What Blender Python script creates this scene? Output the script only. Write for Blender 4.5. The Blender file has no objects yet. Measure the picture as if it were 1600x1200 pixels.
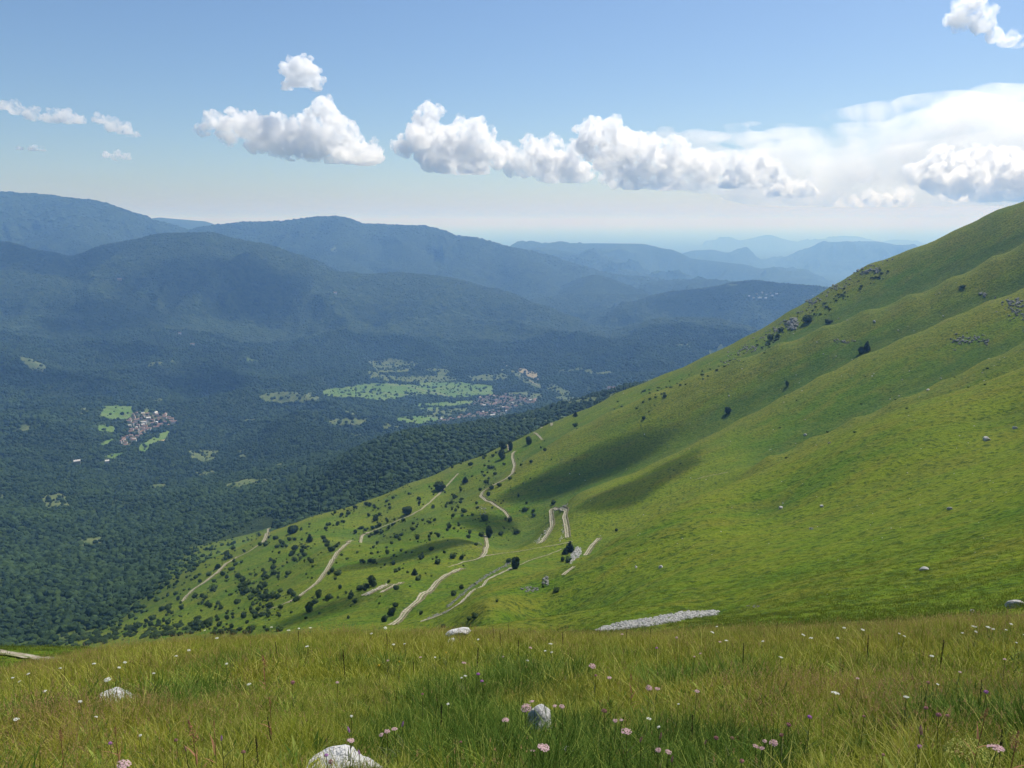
import bpy, bmesh, math, random
import numpy as np
from mathutils import Vector, Matrix

# ------------------------------------------------------------------ scene, camera, sky, sun
scene = bpy.context.scene
coll = scene.collection
F_PX, PITCH, CX, CY = 1202.0, math.radians(12.0), 800.0, 600.0
cam_data = bpy.data.cameras.new('camera')
cam = bpy.data.objects.new('camera', cam_data)
coll.objects.link(cam)
cam.location = (0, 0, 0)
cam.rotation_euler = (math.radians(90) - PITCH, 0, 0)
cam_data.sensor_fit = 'HORIZONTAL'
cam_data.sensor_width = 36.0
cam_data.lens = 36.0 * F_PX / 1600.0
cam_data.clip_start = 0.05
cam_data.clip_end = 400000.0
scene.camera = cam

SUN_EL, SUN_AZ = math.radians(55), math.radians(42)      # azimuth clockwise from +Y (the view direction)
SUN_DIR = Vector((math.sin(SUN_AZ) * math.cos(SUN_EL), math.cos(SUN_AZ) * math.cos(SUN_EL), math.sin(SUN_EL)))
world = bpy.data.worlds.new('World')
scene.world = world
world.use_nodes = True
wn, wl = world.node_tree.nodes, world.node_tree.links
for n in list(wn): wn.remove(n)
w_out = wn.new('ShaderNodeOutputWorld')
w_bg = wn.new('ShaderNodeBackground')
sky = wn.new('ShaderNodeTexSky')
sky.sky_type = 'NISHITA'
sky.sun_disc = False
sky.sun_elevation = SUN_EL
sky.sun_rotation = SUN_AZ
sky.altitude = 1500
sky.air_density = 1.2
sky.dust_density = 2.3
sky.ozone_density = 6.5
w_bg.inputs['Strength'].default_value = 0.092
wl.new(sky.outputs[0], w_bg.inputs['Color'])
wl.new(w_bg.outputs[0], w_out.inputs['Surface'])

sun_data = bpy.data.lights.new('sun', 'SUN')
sun_data.energy = 4.5
sun_data.angle = math.radians(0.53)
sun_data.color = (1.0, 0.95, 0.87)
sun = bpy.data.objects.new('sun', sun_data)
coll.objects.link(sun)
sun.location = SUN_DIR * 500
sun.rotation_euler = SUN_DIR.to_track_quat('Z', 'Y').to_euler()

scene.view_settings.view_transform = 'Standard'
scene.view_settings.look = 'None'
scene.view_settings.exposure = 0.3
scene.view_settings.gamma = 1.0
scene.cycles.max_bounces = 6
scene.cycles.diffuse_bounces = 3
scene.cycles.glossy_bounces = 1
scene.cycles.transmission_bounces = 3
scene.cycles.transparent_max_bounces = 12
scene.cycles.volume_bounces = 1
scene.cycles.caustics_reflective = False
scene.cycles.caustics_refractive = False
scene.cycles.use_adaptive_sampling = True
scene.cycles.adaptive_threshold = 0.015
scene.cycles.use_denoising = True
scene.render.use_persistent_data = False

# ------------------------------------------------------------------ helpers
rng = np.random.default_rng(7)
random.seed(7)

def pix_dir(u, v):
    """world direction of a photo pixel (1600 x 1200)"""
    x = (np.asarray(u, float) - CX) / F_PX
    y = -(np.asarray(v, float) - CY) / F_PX
    fx, fy, fz = 0.0, math.cos(PITCH), -math.sin(PITCH)
    ux, uy, uz = 0.0, math.sin(PITCH), math.cos(PITCH)
    return np.stack([x + 0 * y, fy + y * uy, fz + y * uz], -1)

def pix_polar(u, v):
    d = pix_dir(u, v)
    h = np.hypot(d[..., 0], d[..., 1])
    return np.arctan2(d[..., 0], d[..., 1]), d[..., 2] / h      # azimuth, tangent of elevation

def project(p):
    """photo pixel of world points (n,3)"""
    x, y, z = p[..., 0], p[..., 1], p[..., 2]
    d = y * math.cos(PITCH) - z * math.sin(PITCH)
    up = y * math.sin(PITCH) + z * math.cos(PITCH)
    d = np.where(d > 1e-3, d, 1e-3)
    return CX + F_PX * x / d, CY - F_PX * up / d

def _hash(ix, iy, seed):
    h = (ix.astype(np.int64) * 374761393 + iy.astype(np.int64) * 668265263 + seed * 1442695041) & 0xffffffff
    h = ((h ^ (h >> 13)) * 1274126177) & 0xffffffff
    h = (h ^ (h >> 16)) & 0xffffffff
    return h.astype(np.float64) / 4294967295.0

def vnoise(x, y, seed=0):
    """value noise, about -1 .. 1"""
    x0, y0 = np.floor(x), np.floor(y)
    fx, fy = x - x0, y - y0
    fx = fx * fx * fx * (fx * (fx * 6 - 15) + 10); fy = fy * fy * fy * (fy * (fy * 6 - 15) + 10)
    a = _hash(x0, y0, seed); b = _hash(x0 + 1, y0, seed)
    c = _hash(x0, y0 + 1, seed); d = _hash(x0 + 1, y0 + 1, seed)
    return 2 * ((a * (1 - fx) + b * fx) * (1 - fy) + (c * (1 - fx) + d * fx) * fy) - 1

def fbm(x, y, seed=0, octaves=5, gain=0.5, ridged=False):
    s, amp, tot = 0.0, 1.0, 0.0
    for o in range(octaves):
        c, sn = math.cos(0.6 + o * 1.1), math.sin(0.6 + o * 1.1)
        n = vnoise((x * c - y * sn) + 17.3 * o, (x * sn + y * c) - 9.1 * o, seed + o * 31)
        if ridged: n = 1 - 2 * np.abs(n)
        s = s + amp * n; tot += amp
        amp *= gain; x = x * 2.03; y = y * 2.03
    return s / tot

def sstep(a, b, x):
    t = np.clip((x - a) / (b - a), 0, 1)
    return t * t * (3 - 2 * t)

def set_props(o, label=None, category=None, group=None, kind=None):
    if label: o['label'] = label
    if category: o['category'] = category
    if group: o['group'] = group
    if kind: o['kind'] = kind
    return o

def np_mesh(name, verts, faces, mat=None, smooth=True):
    """mesh datablock from numpy arrays; faces (n,3) or (n,4)"""
    me = bpy.data.meshes.new(name)
    verts = np.asarray(verts, np.float32); faces = np.asarray(faces, np.int32)
    k = faces.shape[1]
    me.vertices.add(len(verts)); me.vertices.foreach_set('co', verts.ravel())
    me.loops.add(faces.size); me.loops.foreach_set('vertex_index', faces.ravel())
    me.polygons.add(len(faces))
    me.polygons.foreach_set('loop_start', np.arange(0, faces.size, k, dtype=np.int32))
    me.polygons.foreach_set('loop_total', np.full(len(faces), k, dtype=np.int32))
    me.polygons.foreach_set('use_smooth', np.full(len(faces), smooth, dtype=bool))
    me.update(calc_edges=True)
    if mat is not None: me.materials.append(mat)
    return me

def link(name, me, parent=None, loc=None, rot=None, scale=None):
    o = bpy.data.objects.new(name, me)
    coll.objects.link(o)
    if parent is not None: o.parent = parent
    if loc is not None: o.location = loc
    if rot is not None: o.rotation_euler = rot
    if scale is not None: o.scale = scale if hasattr(scale, '__len__') else (scale,) * 3
    return o

def copy_tree(o, parent=None):
    c = o.copy(); coll.objects.link(c)
    if parent is not None: c.parent = parent
    for ch in list(o.children): copy_tree(ch, c)
    return c

def float_attr(me, name, arr):
    a = me.attributes.new(name, 'FLOAT', 'POINT')
    a.data.foreach_set('value', np.asarray(arr, np.float32))

class Mat:
    """small node-tree builder"""
    def __init__(self, name):
        self.m = bpy.data.materials.new(name); self.m.use_nodes = True
        self.n, self.l = self.m.node_tree.nodes, self.m.node_tree.links
        for n in list(self.n): self.n.remove(n)
        self.out = self.n.new('ShaderNodeOutputMaterial')
    def node(self, t, **kw):
        n = self.n.new(t)
        for k, v in kw.items():
            if k in n.inputs: self.put(n.inputs[k], v)
            else: setattr(n, k, v)
        return n
    def put(self, sock, v):
        if isinstance(v, bpy.types.NodeSocket): self.l.new(v, sock)
        elif isinstance(v, (tuple, list)) and len(v) == 3 and sock.type == 'RGBA': sock.default_value = (*v, 1)
        else: sock.default_value = v
    def noise(self, vec, scale, detail=4, rough=0.55, dist=0.0):
        n = self.node('ShaderNodeTexNoise', Scale=scale, Detail=detail, Roughness=rough, Distortion=dist)
        if vec is not None: self.l.new(vec, n.inputs['Vector'])
        return n.outputs[0]
    def ramp(self, fac, a, b, lo=(0, 0, 0), hi=(1, 1, 1)):
        m = self.node('ShaderNodeMapRange', interpolation_type='SMOOTHSTEP')
        self.put(m.inputs[0], fac); m.inputs[1].default_value = a; m.inputs[2].default_value = b
        return m.outputs[0]
    def mix(self, fac, a, b, mode='MIX'):
        m = self.node('ShaderNodeMix', data_type='RGBA', blend_type=mode)
        self.put(m.inputs[0], fac); self.put(m.inputs[6], a); self.put(m.inputs[7], b)
        return m.outputs[2]
    def math(self, op, a, b=0.0, c=None):
        m = self.node('ShaderNodeMath', operation=op)
        self.put(m.inputs[0], a); self.put(m.inputs[1], b)
        if c is not None: self.put(m.inputs[2], c)
        return m.outputs[0]
    def attr(self, name):
        return self.node('ShaderNodeAttribute', attribute_name=name).outputs['Fac']
    def bump(self, h, strength=0.5, dist=1.0):
        b = self.node('ShaderNodeBump', Strength=strength, Distance=dist)
        self.l.new(h, b.inputs['Height']); return b.outputs[0]
    def scaled(self, vec, s):
        m = self.node('ShaderNodeMapping'); self.l.new(vec, m.inputs['Vector']); m.inputs['Scale'].default_value = s
        return m.outputs[0]
    def rotated(self, vec, rz, s):
        m = self.node('ShaderNodeMapping'); self.l.new(vec, m.inputs['Vector']); m.inputs['Rotation'].default_value = (0, 0, rz)
        return self.scaled(m.outputs[0], s)
    def surf(self, color, rough=0.9, spec=0.1, normal=None, transl=0.0, tcol=None):
        p = self.node('ShaderNodeBsdfPrincipled')
        self.put(p.inputs['Base Color'], color); self.put(p.inputs['Roughness'], rough)
        p.inputs['Specular IOR Level'].default_value = spec
        if normal is not None: self.l.new(normal, p.inputs['Normal'])
        sh = p.outputs[0]
        if transl > 0:
            t = self.node('ShaderNodeBsdfTranslucent'); self.put(t.inputs['Color'], tcol if tcol is not None else color)
            mx = self.node('ShaderNodeMixShader'); mx.inputs[0].default_value = transl
            self.l.new(sh, mx.inputs[1]); self.l.new(t.outputs[0], mx.inputs[2]); sh = mx.outputs[0]
        self.l.new(sh, self.out.inputs['Surface'])
        return self.m
# ------------------------------------------------------------------ terrain shape
# crests and slopes of the land: (u, v) direction and horizontal distance r in metres
CP = []          # azimuth, ln r, elevation tangent
def cp(u, v, r):
    a, e = pix_polar(u, v); CP.append((float(a), math.log(r), float(e)))
def curve(pts, back=None, front=None, step=70):
    """a crest line; back / front = (distance factor, metres below) puts the slope behind / before it"""
    pts = np.array(pts, float)
    s = np.concatenate([[0], np.cumsum(np.hypot(np.diff(pts[:, 0]), np.diff(pts[:, 1])))])
    n = max(2, int(s[-1] / step) + 1)
    for t in np.linspace(0, s[-1], n):
        u, v, r = (np.interp(t, s, pts[:, i]) for i in range(3))
        cp(u, v, r)
        a, e = pix_polar(u, v)
        for w in (back, front):
            if w: CP.append((float(a), math.log(r * w[0]), float((e * r - w[1]) / (r * w[0]))))

LIP = np.array([(-900, 1140), (-300, 1095), (0, 1060), (100, 1036), (200, 1022), (400, 1006), (600, 999), (800, 999), (1000, 1004), (1300, 993), (1600, 980), (1900, 972), (2500, 958)], float)
_la, _le = pix_polar(LIP[:, 0], LIP[:, 1])
KN = 0.0024
def near_e(a, r):
    lip = np.interp(a, _la, _le)
    s = -lip - 2 * math.sqrt(1.6 * KN)
    return -1.6 / r - s - KN * r

for u in range(-600, 2300, 120):
    a, _ = pix_polar(u, 975.0)
    for r in (9, 14, 20, 27):
        CP.append((float(a), math.log(r), float(near_e(a, np.array(float(r))))))
    # out of sight just below the lip, left of the scree
    lipv = np.interp(u, LIP[:, 0], LIP[:, 1])
    if u < 140:
        cp(u, 1034, 55); cp(u, 1013, 85); cp(u, 1030, 130); cp(u, 1040, 220)
    elif u < 880:
        cp(u, lipv + 16, 60); cp(u, lipv + 22, 110)
        if u > 150: cp(u, lipv + 12, 190)

# E: the near spur, whose top runs down from the right edge to the scree
curve([(1760, 500, 520), (1600, 583, 480), (1505, 615, 465), (1400, 650, 450), (1300, 693, 425), (1200, 735, 395), (1100, 775, 360), (1000, 826, 320), (930, 862, 290), (880, 885, 268)], back=(1.09, 20))
curve([(840, 912, 245), (800, 938, 222), (760, 958, 200)], back=(1.08, 5))
for u, v, r in [(700, 985, 150), (800, 975, 130), (870, 960, 140), (900, 985, 80), (930, 985, 78), (1030, 968, 95), (1125, 958, 108), (1000, 930, 150), (1000, 870, 240), (1200, 930, 115), (1200, 850, 215),
                (1200, 800, 290), (1400, 930, 85), (1400, 850, 160), (1400, 750, 290), (1300, 964, 60), (1600, 955, 40), (1600, 945, 56), (1600, 850, 120), (1600, 750, 230), (1600, 650, 370),
                (1900, 850, 70), (1900, 650, 220), (1900, 520, 420), (2300, 800, 50), (2300, 500, 300)]:
    cp(u, v, r)
# D, C, B, A: the spurs behind it
curve([(1800, 440, 690), (1600, 534, 630), (1540, 562, 612), (1470, 594, 590), (1400, 624, 565), (1295, 670, 530), (1200, 712, 490)], back=(1.05, 14))
curve([(1800, 350, 880), (1600, 450, 820), (1540, 471, 800), (1452, 510, 775), (1365, 545, 750), (1295, 580, 720), (1190, 636, 690), (1085, 695, 650), (1000, 735, 625), (925, 764, 600), (870, 787, 585), (845, 832, 520), (790, 862, 465)], back=(1.07, 19))
curve([(740, 880, 425), (690, 905, 360), (640, 945, 290)], back=(1.08, 4))
curve([(1800, 260, 1010), (1600, 377, 965), (1487, 433, 935), (1400, 468, 910), (1330, 492, 890), (1277, 513, 875), (1190, 545, 855), (1050, 601, 835), (960, 640, 815), (880, 680, 795), (800, 733, 760), (750, 770, 715), (700, 797, 690), (640, 822, 670), (580, 860, 640)], back=(1.07, 19))
curve([(1900, 205, 1190), (1750, 262, 1175), (1600, 317, 1150), (1568, 326, 1145), (1522, 349, 1135), (1470, 373, 1125), (1400, 400, 1115), (1379, 403, 1112), (1340, 423, 1105), (1295, 450, 1095), (1246, 478, 1088), (1190, 513, 1080), (1120, 548, 1070), (1050, 580, 1060), (960, 616, 1050), (900, 645, 1040)], back=(1.16, 90))
curve([(850, 665, 1030), (800, 690, 1010), (740, 715, 980), (640, 755, 945), (560, 787, 915), (470, 812, 890), (420, 832, 870)], back=(1.13, 60))
for u, v, r in [(2300, 80, 1100), (2300, 330, 700), (2300, 560, 350),
                # lower spurs with the track
                (600, 975, 255), (610, 968, 275), (660, 920, 330), (700, 896, 372), (740, 915, 320), (800, 893, 350), (850, 870, 400), (560, 905, 395), (583, 900, 405),
                (700, 840, 530), (640, 872, 470), (570, 885, 470), (520, 905, 440), (470, 935, 410), (430, 965, 370), (500, 880, 520), (550, 845, 620), (480, 860, 660), (400, 880, 690), (400, 930, 520),
                (350, 960, 500), (300, 900, 760), (280, 935, 680), (250, 970, 600), (150, 1000, 640), (700, 770, 830), (640, 790, 800), (760, 740, 850), (300, 985, 480), (200, 995, 560),
                # wooded slope going down to the valley, left
                (-250, 1000, 820), (-250, 850, 1400), (0, 1000, 850), (0, 930, 1080), (0, 850, 1480), (100, 900, 1150), (100, 820, 1600), (100, 975, 850), (200, 920, 980), (200, 850, 1330), (0, 740, 2150), (-250, 740, 2150),
                (150, 740, 2250), (300, 860, 1150), (300, 800, 1600), (300, 760, 2000), (400, 790, 1450), (450, 750, 1850), (500, 722, 2080),
                # wooded spur behind A
                (500, 790, 1180), (600, 760, 1150),
                # bench with the left village, gorge, valley floor and its fields
                (60, 650, 3000), (150, 640, 3050), (235, 662, 2900), (180, 700, 2650), (250, 690, 2700), (0, 690, 2700), (-250, 690, 2700), (330, 650, 3150), (340, 690, 2800), (400, 690, 2550), (0, 600, 3650), (-250, 600, 3650), (150, 600, 3700), (300, 590, 3900),
                (430, 620, 3500), (540, 660, 2950), (560, 620, 3480), (650, 655, 3060), (650, 600, 3850), (750, 650, 3180), (780, 635, 3400), (850, 600, 3800), (820, 578, 4100), (900, 610, 3600), (960, 600, 3650), (1010, 590, 3750), (1150, 590, 3700), (1400, 590, 3700),
                (450, 560, 4300), (600, 560, 4350), (700, 575, 4200), (950, 560, 4250), (1100, 560, 4200), (300, 540, 4400), (0, 545, 4400), (-250, 545, 4400), (150, 550, 4450), (600, 530, 4800), (400, 520, 4900)]:
    cp(u, v, r)
curve([(1250, 560, 2100), (960, 622, 1950), (850, 647, 1800), (760, 659, 1700), (690, 667, 1620), (620, 684, 1620), (540, 715, 1650)], back=(1.15, 120))
# the dark wooded ridge beyond the fields
curve([(-250, 495, 5200), (0, 497, 5200), (150, 501, 5200), (300, 497, 5300), (400, 492, 5350), (560, 499, 5300), (700, 505, 5250), (800, 508, 5150), (900, 517, 5050), (955, 522, 5000), (1010, 509, 4900), (1080, 501, 4850), (1130, 506, 4800), (1180, 524, 4750), (1280, 570, 4600)], back=(1.16, 170), step=90)

CP = np.array(CP)
KA = 2.6                                    # one radian of azimuth counts as this much ln r
def tps_fit(x, y, w, lam=2e-5):
    n = len(x)
    d2 = (x[:, None] - x[None]) ** 2 + (y[:, None] - y[None]) ** 2
    K = np.where(d2 > 0, 0.5 * d2 * np.log(d2 + 1e-12), 0) + lam * np.eye(n)
    P = np.stack([np.ones(n), x, y], 1)
    A = np.zeros((n + 3, n + 3)); A[:n, :n] = K; A[:n, n:] = P; A[n:, :n] = P.T
    return np.linalg.solve(A, np.concatenate([w, np.zeros(3)]))
_x, _y = CP[:, 0] * KA, CP[:, 1]
_c = tps_fit(_x, _y, CP[:, 2])
def tps_eval(x, y):
    out = np.empty(len(x))
    for i in range(0, len(x), 20000):
        a, b = x[i:i + 20000], y[i:i + 20000]
        d2 = (a[:, None] - _x[None]) ** 2 + (b[:, None] - _y[None]) ** 2
        out[i:i + 20000] = (0.5 * d2 * np.log(d2 + 1e-12)) @ _c[:-3] + _c[-3] + _c[-2] * a + _c[-1] * b
    return out
GA = np.linspace(math.radians(-50), math.radians(50), 300)
GL = np.linspace(math.log(8), math.log(6500), 420)
_ga, _gl = np.meshgrid(GA, GL)
GE = tps_eval(_ga.ravel() * KA, _gl.ravel()).reshape(_ga.shape)
def bilin(G, a, l):
    fa = np.clip((a - GA[0]) / (GA[1] - GA[0]), 0, len(GA) - 1.001); fl = np.clip((l - GL[0]) / (GL[1] - GL[0]), 0, len(GL) - 1.001)
    i, j = fl.astype(int), fa.astype(int); y, x = fl - i, fa - j
    return (G[i, j] * (1 - x) + G[i, j + 1] * x) * (1 - y) + (G[i + 1, j] * (1 - x) + G[i + 1, j + 1] * x) * y

# far ridges: skyline (u, v, r), flank slope, convexity length, spur spacing
RIDGES = [
    ([(-500, 330, 10032), (-200, 310, 9900), (0, 300, 9768), (70, 304, 9768), (140, 313, 9702), (200, 332, 9768), (250, 347, 9900), (300, 362, 10164), (345, 385, 10560)], .56, 1),
    ([(200, 352, 14175), (250, 340, 13905), (310, 345, 13770), (330, 352, 13500), (400, 372, 13500)], .38, 2),
    ([(250, 375, 10140), (320, 354, 9750), (380, 347, 9490), (440, 346, 9360), (500, 338, 9230), (530, 339, 9165), (570, 350, 9100), (660, 353, 8970), (700, 367, 8905), (735, 371, 8840), (760, 377, 8840), (800, 387, 8840), (850, 398, 8905), (900, 414, 8970), (960, 429, 9100), (1020, 434, 9230), (1045, 442, 9490)], .58, 3),
    ([(-300, 380, 6600), (-100, 375, 6500), (0, 378, 6400), (60, 392, 6300), (120, 425, 6000), (170, 470, 5700)], .6, 4),
    ([(120, 400, 6500), (180, 380, 6300), (250, 366, 6200), (320, 364, 6100), (400, 382, 6000), (450, 405, 5850), (500, 440, 5600), (530, 480, 5400)], .62, 5),
    ([(530, 450, 5700), (560, 432, 5800), (620, 427, 5900), (700, 434, 5900), (760, 450, 5800), (843, 483, 5500)], .55, 6),
    ([(800, 392, 12074), (845, 386, 11844), (900, 396, 11615), (950, 415, 11270), (1000, 428, 10925), (1060, 440, 10695)], .36, 7),
    ([(840, 392, 14000), (880, 381, 13800), (930, 380, 13600), (1000, 381, 13500), (1040, 389, 13400), (1080, 404, 13300), (1150, 412, 13000), (1220, 430, 12500), (1260, 440, 12500)], .30, 8),
    ([(1020, 420, 18500), (1060, 402, 18200), (1090, 391, 18000), (1110, 390, 18000), (1140, 399, 18000), (1180, 404, 18500), (1230, 409, 19000), (1260, 404, 19000), (1300, 390, 19000), (1345, 377, 19000), (1365, 377, 19000), (1400, 396, 19000), (1440, 420, 19000), (1700, 450, 19000)], .30, 9),
    ([(1080, 384, 32000), (1140, 379, 32000), (1200, 367, 32000), (1235, 376, 32000), (1280, 384, 32000)], .2, 10),
    ([(1240, 388, 34000), (1290, 380, 34000), (1330, 369, 34000), (1360, 380, 34000), (1400, 374, 34000), (1450, 392, 34000)], .2, 11),
    ([(1015, 470, 6300), (1060, 455, 6300), (1120, 448, 6350), (1160, 440, 6400), (1180, 438, 6400), (1220, 443, 6400), (1270, 447, 6300), (1300, 460, 6300), (1400, 500, 6200)], .5, 12),
    ([(1010, 447, 8600), (1050, 438, 8600), (1110, 437, 8600), (1170, 442, 8600), (1240, 446, 8600), (1320, 452, 8600)], .3, 13),
    ([(820, 470, 6900), (900, 458, 7000), (1000, 462, 7000), (1060, 470, 6900)], .45, 14),
    ([(531, 340, 8890), (528, 368, 8509), (525, 393, 8191), (545, 412, 7874), (565, 430, 7556)], .66, 15),
    ([(735, 371, 8610), (728, 395, 8255), (716, 418, 7874), (700, 436, 7556)], .66, 16),
    ([(790, 385, 8475), (812, 405, 8187), (835, 432, 7812), (862, 470, 7375)], .62, 17),
    ([(-200, 432, 5950), (0, 425, 5850), (75, 437, 5700), (112, 468, 5450), (150, 492, 5300)], .6, 18),
    ([(640, 353, 8763), (630, 380, 8382), (650, 405, 8064)], .7, 19),
    ([(400, 468, 5500), (440, 455, 5650), (475, 443, 5750), (545, 428, 5850)], .6, 20),
    ([(120, 318, 9334), (110, 345, 8890), (150, 375, 8509), (210, 395, 8255)], .66, 21),
    ([(930, 430, 7700), (915, 452, 7260), (950, 478, 6820)], .62, 22),
]
def far_height(x, y, r):
    """height of the land beyond 4 km"""
    base = -1010 + 60 * fbm(x / 2600, y / 2600, 40, 4) - 430 * sstep(9000, 26000, r)
    wx = x + 260 * fbm(x / 1500, y / 1500, 61, 4); wy = y + 260 * fbm(x / 1500 + 9, y / 1500 + 5, 62, 4)
    spur = fbm(wx / 900, wy / 900, 63, 5, .5, True)
    spur2 = fbm(wx / 360, wy / 360, 64, 4, .5, True)
    z = base
    for pts, slope, seed in RIDGES:
        P = np.array(pts, float)
        a, e = pix_polar(P[:, 0], P[:, 1])
        px, py, pz = np.sin(a) * P[:, 2], np.cos(a) * P[:, 2], e * P[:, 2]
        best = np.full(x.shape, -9e9)
        ax, ay = px[-1] - px[0], py[-1] - py[0]; al = math.hypot(ax, ay); ax /= al; ay /= al
        sp_, sq_ = wx * ax + wy * ay, -wx * ay + wy * ax; span = 520.0 if P[0, 2] < 14000 else 1300.0
        ribs = fbm(sp_ / span, sq_ / (span * 4.5), 70 + seed, 4, .5, True)
        for i in range(len(P) - 1):
            dx, dy = px[i + 1] - px[i], py[i + 1] - py[i]
            t = np.clip(((x - px[i]) * dx + (y - py[i]) * dy) / (dx * dx + dy * dy), 0, 1)
            d = np.hypot(x - px[i] - t * dx, y - py[i] - t * dy)
            zc = pz[i] + t * (pz[i + 1] - pz[i])
            big = 1.6 if P[0, 2] > 12000 else 1.0
            drop = slope * (np.sqrt(d * d + 150.0 ** 2 * big) - 150 * math.sqrt(big)) - (190 * ribs + 60 * spur + 60 * spur2 * (P[0, 2] < 12000) - 40) * big * sstep(40, 900, d)
            best = np.maximum(best, zc - drop)
        k = 40.0                             # smooth maximum
        h = np.clip(0.5 + 0.5 * (best - z) / k, 0, 1)
        z = z * (1 - h) + best * h + k * h * (1 - h)
    return z

def ground_noise(x, y, r):
    n = np.zeros_like(x)
    # meadow lumps close by
    w = sstep(2, 12, r) * (1 - sstep(300, 900, r))
    n += w * (0.10 * fbm(x / 1.7, y / 1.7, 3, 3) + 0.25 * fbm(x / 7, y / 7, 4, 3)) * (0.25 + 0.75 * sstep(12, 60, r))
    # tussocks and rills on the slopes; rills run down to the left
    w = sstep(50, 160, r) * (1 - sstep(1200, 1700, r))
    q = x * .94 + y * .34; p = -x * .34 + y * .94
    n += w * (0.24 * fbm(x / 2.4, y / 2.4, 11, 2) + 0.6 * fbm(q / 22, p / 7, 12, 4) + 1.7 * fbm(q / 120 + .5 * vnoise(x / 150, y / 150, 9), p / 42 + .6 * vnoise(x / 90, y / 90, 10), 13, 4) * sstep(90, 330, r))
    # wooded country
    w = sstep(1000, 1900, r) * (1 - sstep(4800, 6500, r))
    wx = x + 90 * fbm(x / 500, y / 500, 21, 3); wy = y + 90 * fbm(x / 500 + 7, y / 500, 22, 3)
    az_ = np.arctan2(x, y)
    flat = np.maximum(np.exp(-((az_ + .03) / .17) ** 2 - ((r - 3500) / 620) ** 2), np.exp(-((az_ + .41) / .08) ** 2 - ((r - 2850) / 330) ** 2))
    amp = sstep(1150, 2600, r) * (1 - .92 * np.clip(flat * 1.4, 0, 1))
    n += w * amp * (80 * fbm(wx / 620, wy / 620, 23, 5, .5, True))
    return n

def terrain_z(x, y):
    a = np.arctan2(x, y); r = np.maximum(np.hypot(x, y), 0.3)
    a0 = math.radians(50)
    ac = np.clip(a, -a0, a0)
    l = np.log(r)
    e = bilin(GE, ac, l)
    en = near_e(ac, r)
    w = sstep(math.log(11), math.log(26), l)
    e = en * (1 - w) + e * w
    back = np.abs(a) > a0                     # behind the camera: blend from one side to the other
    if back.any():
        t = np.clip((np.mod(a[back], 2 * math.pi) - a0) / (2 * math.pi - 2 * a0), 0, 1); t = t * t * (3 - 2 * t)
        lb, rb = l[back], r[back]
        er = bilin(GE, np.full(lb.shape, a0), lb); el = bilin(GE, np.full(lb.shape, -a0), lb); wb = w[back]
        er = near_e(np.full(lb.shape, a0), rb) * (1 - wb) + er * wb; el = near_e(np.full(lb.shape, -a0), rb) * (1 - wb) + el * wb
        e[back] = er * (1 - t) + el * t
    z = e * r
    far = r > 4000
    if far.any():
        wf = sstep(5300, 6300, r[far])
        zf = far_height(x[far], y[far], r[far])
        zz = z[far] * (1 - wf) + wf * -1010
        k = 40.0
        h = np.clip(0.5 + 0.5 * (zf - zz) / k, 0, 1) * sstep(4300, 5200, r[far])
        z[far] = zz * (1 - h) + zf * h + k * h * (1 - h) * 1.0
    return z + ground_noise(x, y, r)

# polar sheet: fine where the view looks, coarse round the back
AZ = np.concatenate([np.linspace(-180, -52, 40)[:-1], np.linspace(-52, -39, 40)[:-1], np.linspace(-39, 39, 1150), np.linspace(39, 52, 40)[1:], np.linspace(52, 180, 40)[1:]])
AZ = np.radians(AZ)
def lsp(a, b, n): return np.exp(np.linspace(math.log(a), math.log(b), n))
RR = np.concatenate([lsp(1.0, 26, 110)[:-1], lsp(26, 1180, 860)[:-1], lsp(1180, 5400, 480)[:-1], lsp(5400, 20000, 380)[:-1], lsp(20000, 240000, 80)])
_A, _R = np.meshgrid(AZ[:-1], RR)              # last column equals the first
TX, TY = np.sin(_A) * _R, np.cos(_A) * _R
TZ = terrain_z(TX.ravel(), TY.ravel()).reshape(TX.shape)
TU, TV = project(np.stack([TX, TY, TZ], -1))
TE = TZ / _R
# line of sight: a vertex shows if no nearer one of its azimuth stands higher
_mx = np.maximum.accumulate(TE, 0); _mx = np.vstack([np.full((1, TE.shape[1]), -9.0), _mx[:-1]])
TVIS = TE >= _mx - 0.0015

def ground_at(x, y):
    return terrain_z(np.atleast_1d(np.asarray(x, float)), np.atleast_1d(np.asarray(y, float)))

_front = np.where((AZ[:-1] > math.radians(-41)) & (AZ[:-1] < math.radians(41)))[0]
def hit(u, v, rmin=2.0, rmax=60000.0, back=False):
    """where the sight line through a photo pixel meets the land"""
    a, e = pix_polar(u, v); a, e = float(a), float(e)
    j = min(max(int(np.searchsorted(AZ[:-1], a)) - 1, 0), len(AZ) - 3)
    t = (a - AZ[j]) / (AZ[j + 1] - AZ[j])
    col = TE[:, j] * (1 - t) + TE[:, j + 1] * t
    ok = np.where((RR[:-1] >= rmin) & (RR[:-1] < rmax) & (col[:-1] < e) & (col[1:] >= e))[0]
    if len(ok) == 0:
        m = (RR >= rmin) & (RR < rmax); k = int(np.argmin(np.where(m, np.abs(col - e), 9)))
        r = RR[k]
    else:
        k = ok[-1] if back else ok[0]; s = (e - col[k]) / (col[k + 1] - col[k]); r = RR[k] + s * (RR[k + 1] - RR[k])
    x, y = math.sin(a) * r, math.cos(a) * r
    return np.array([x, y, float(ground_at(x, y)[0])])
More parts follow.
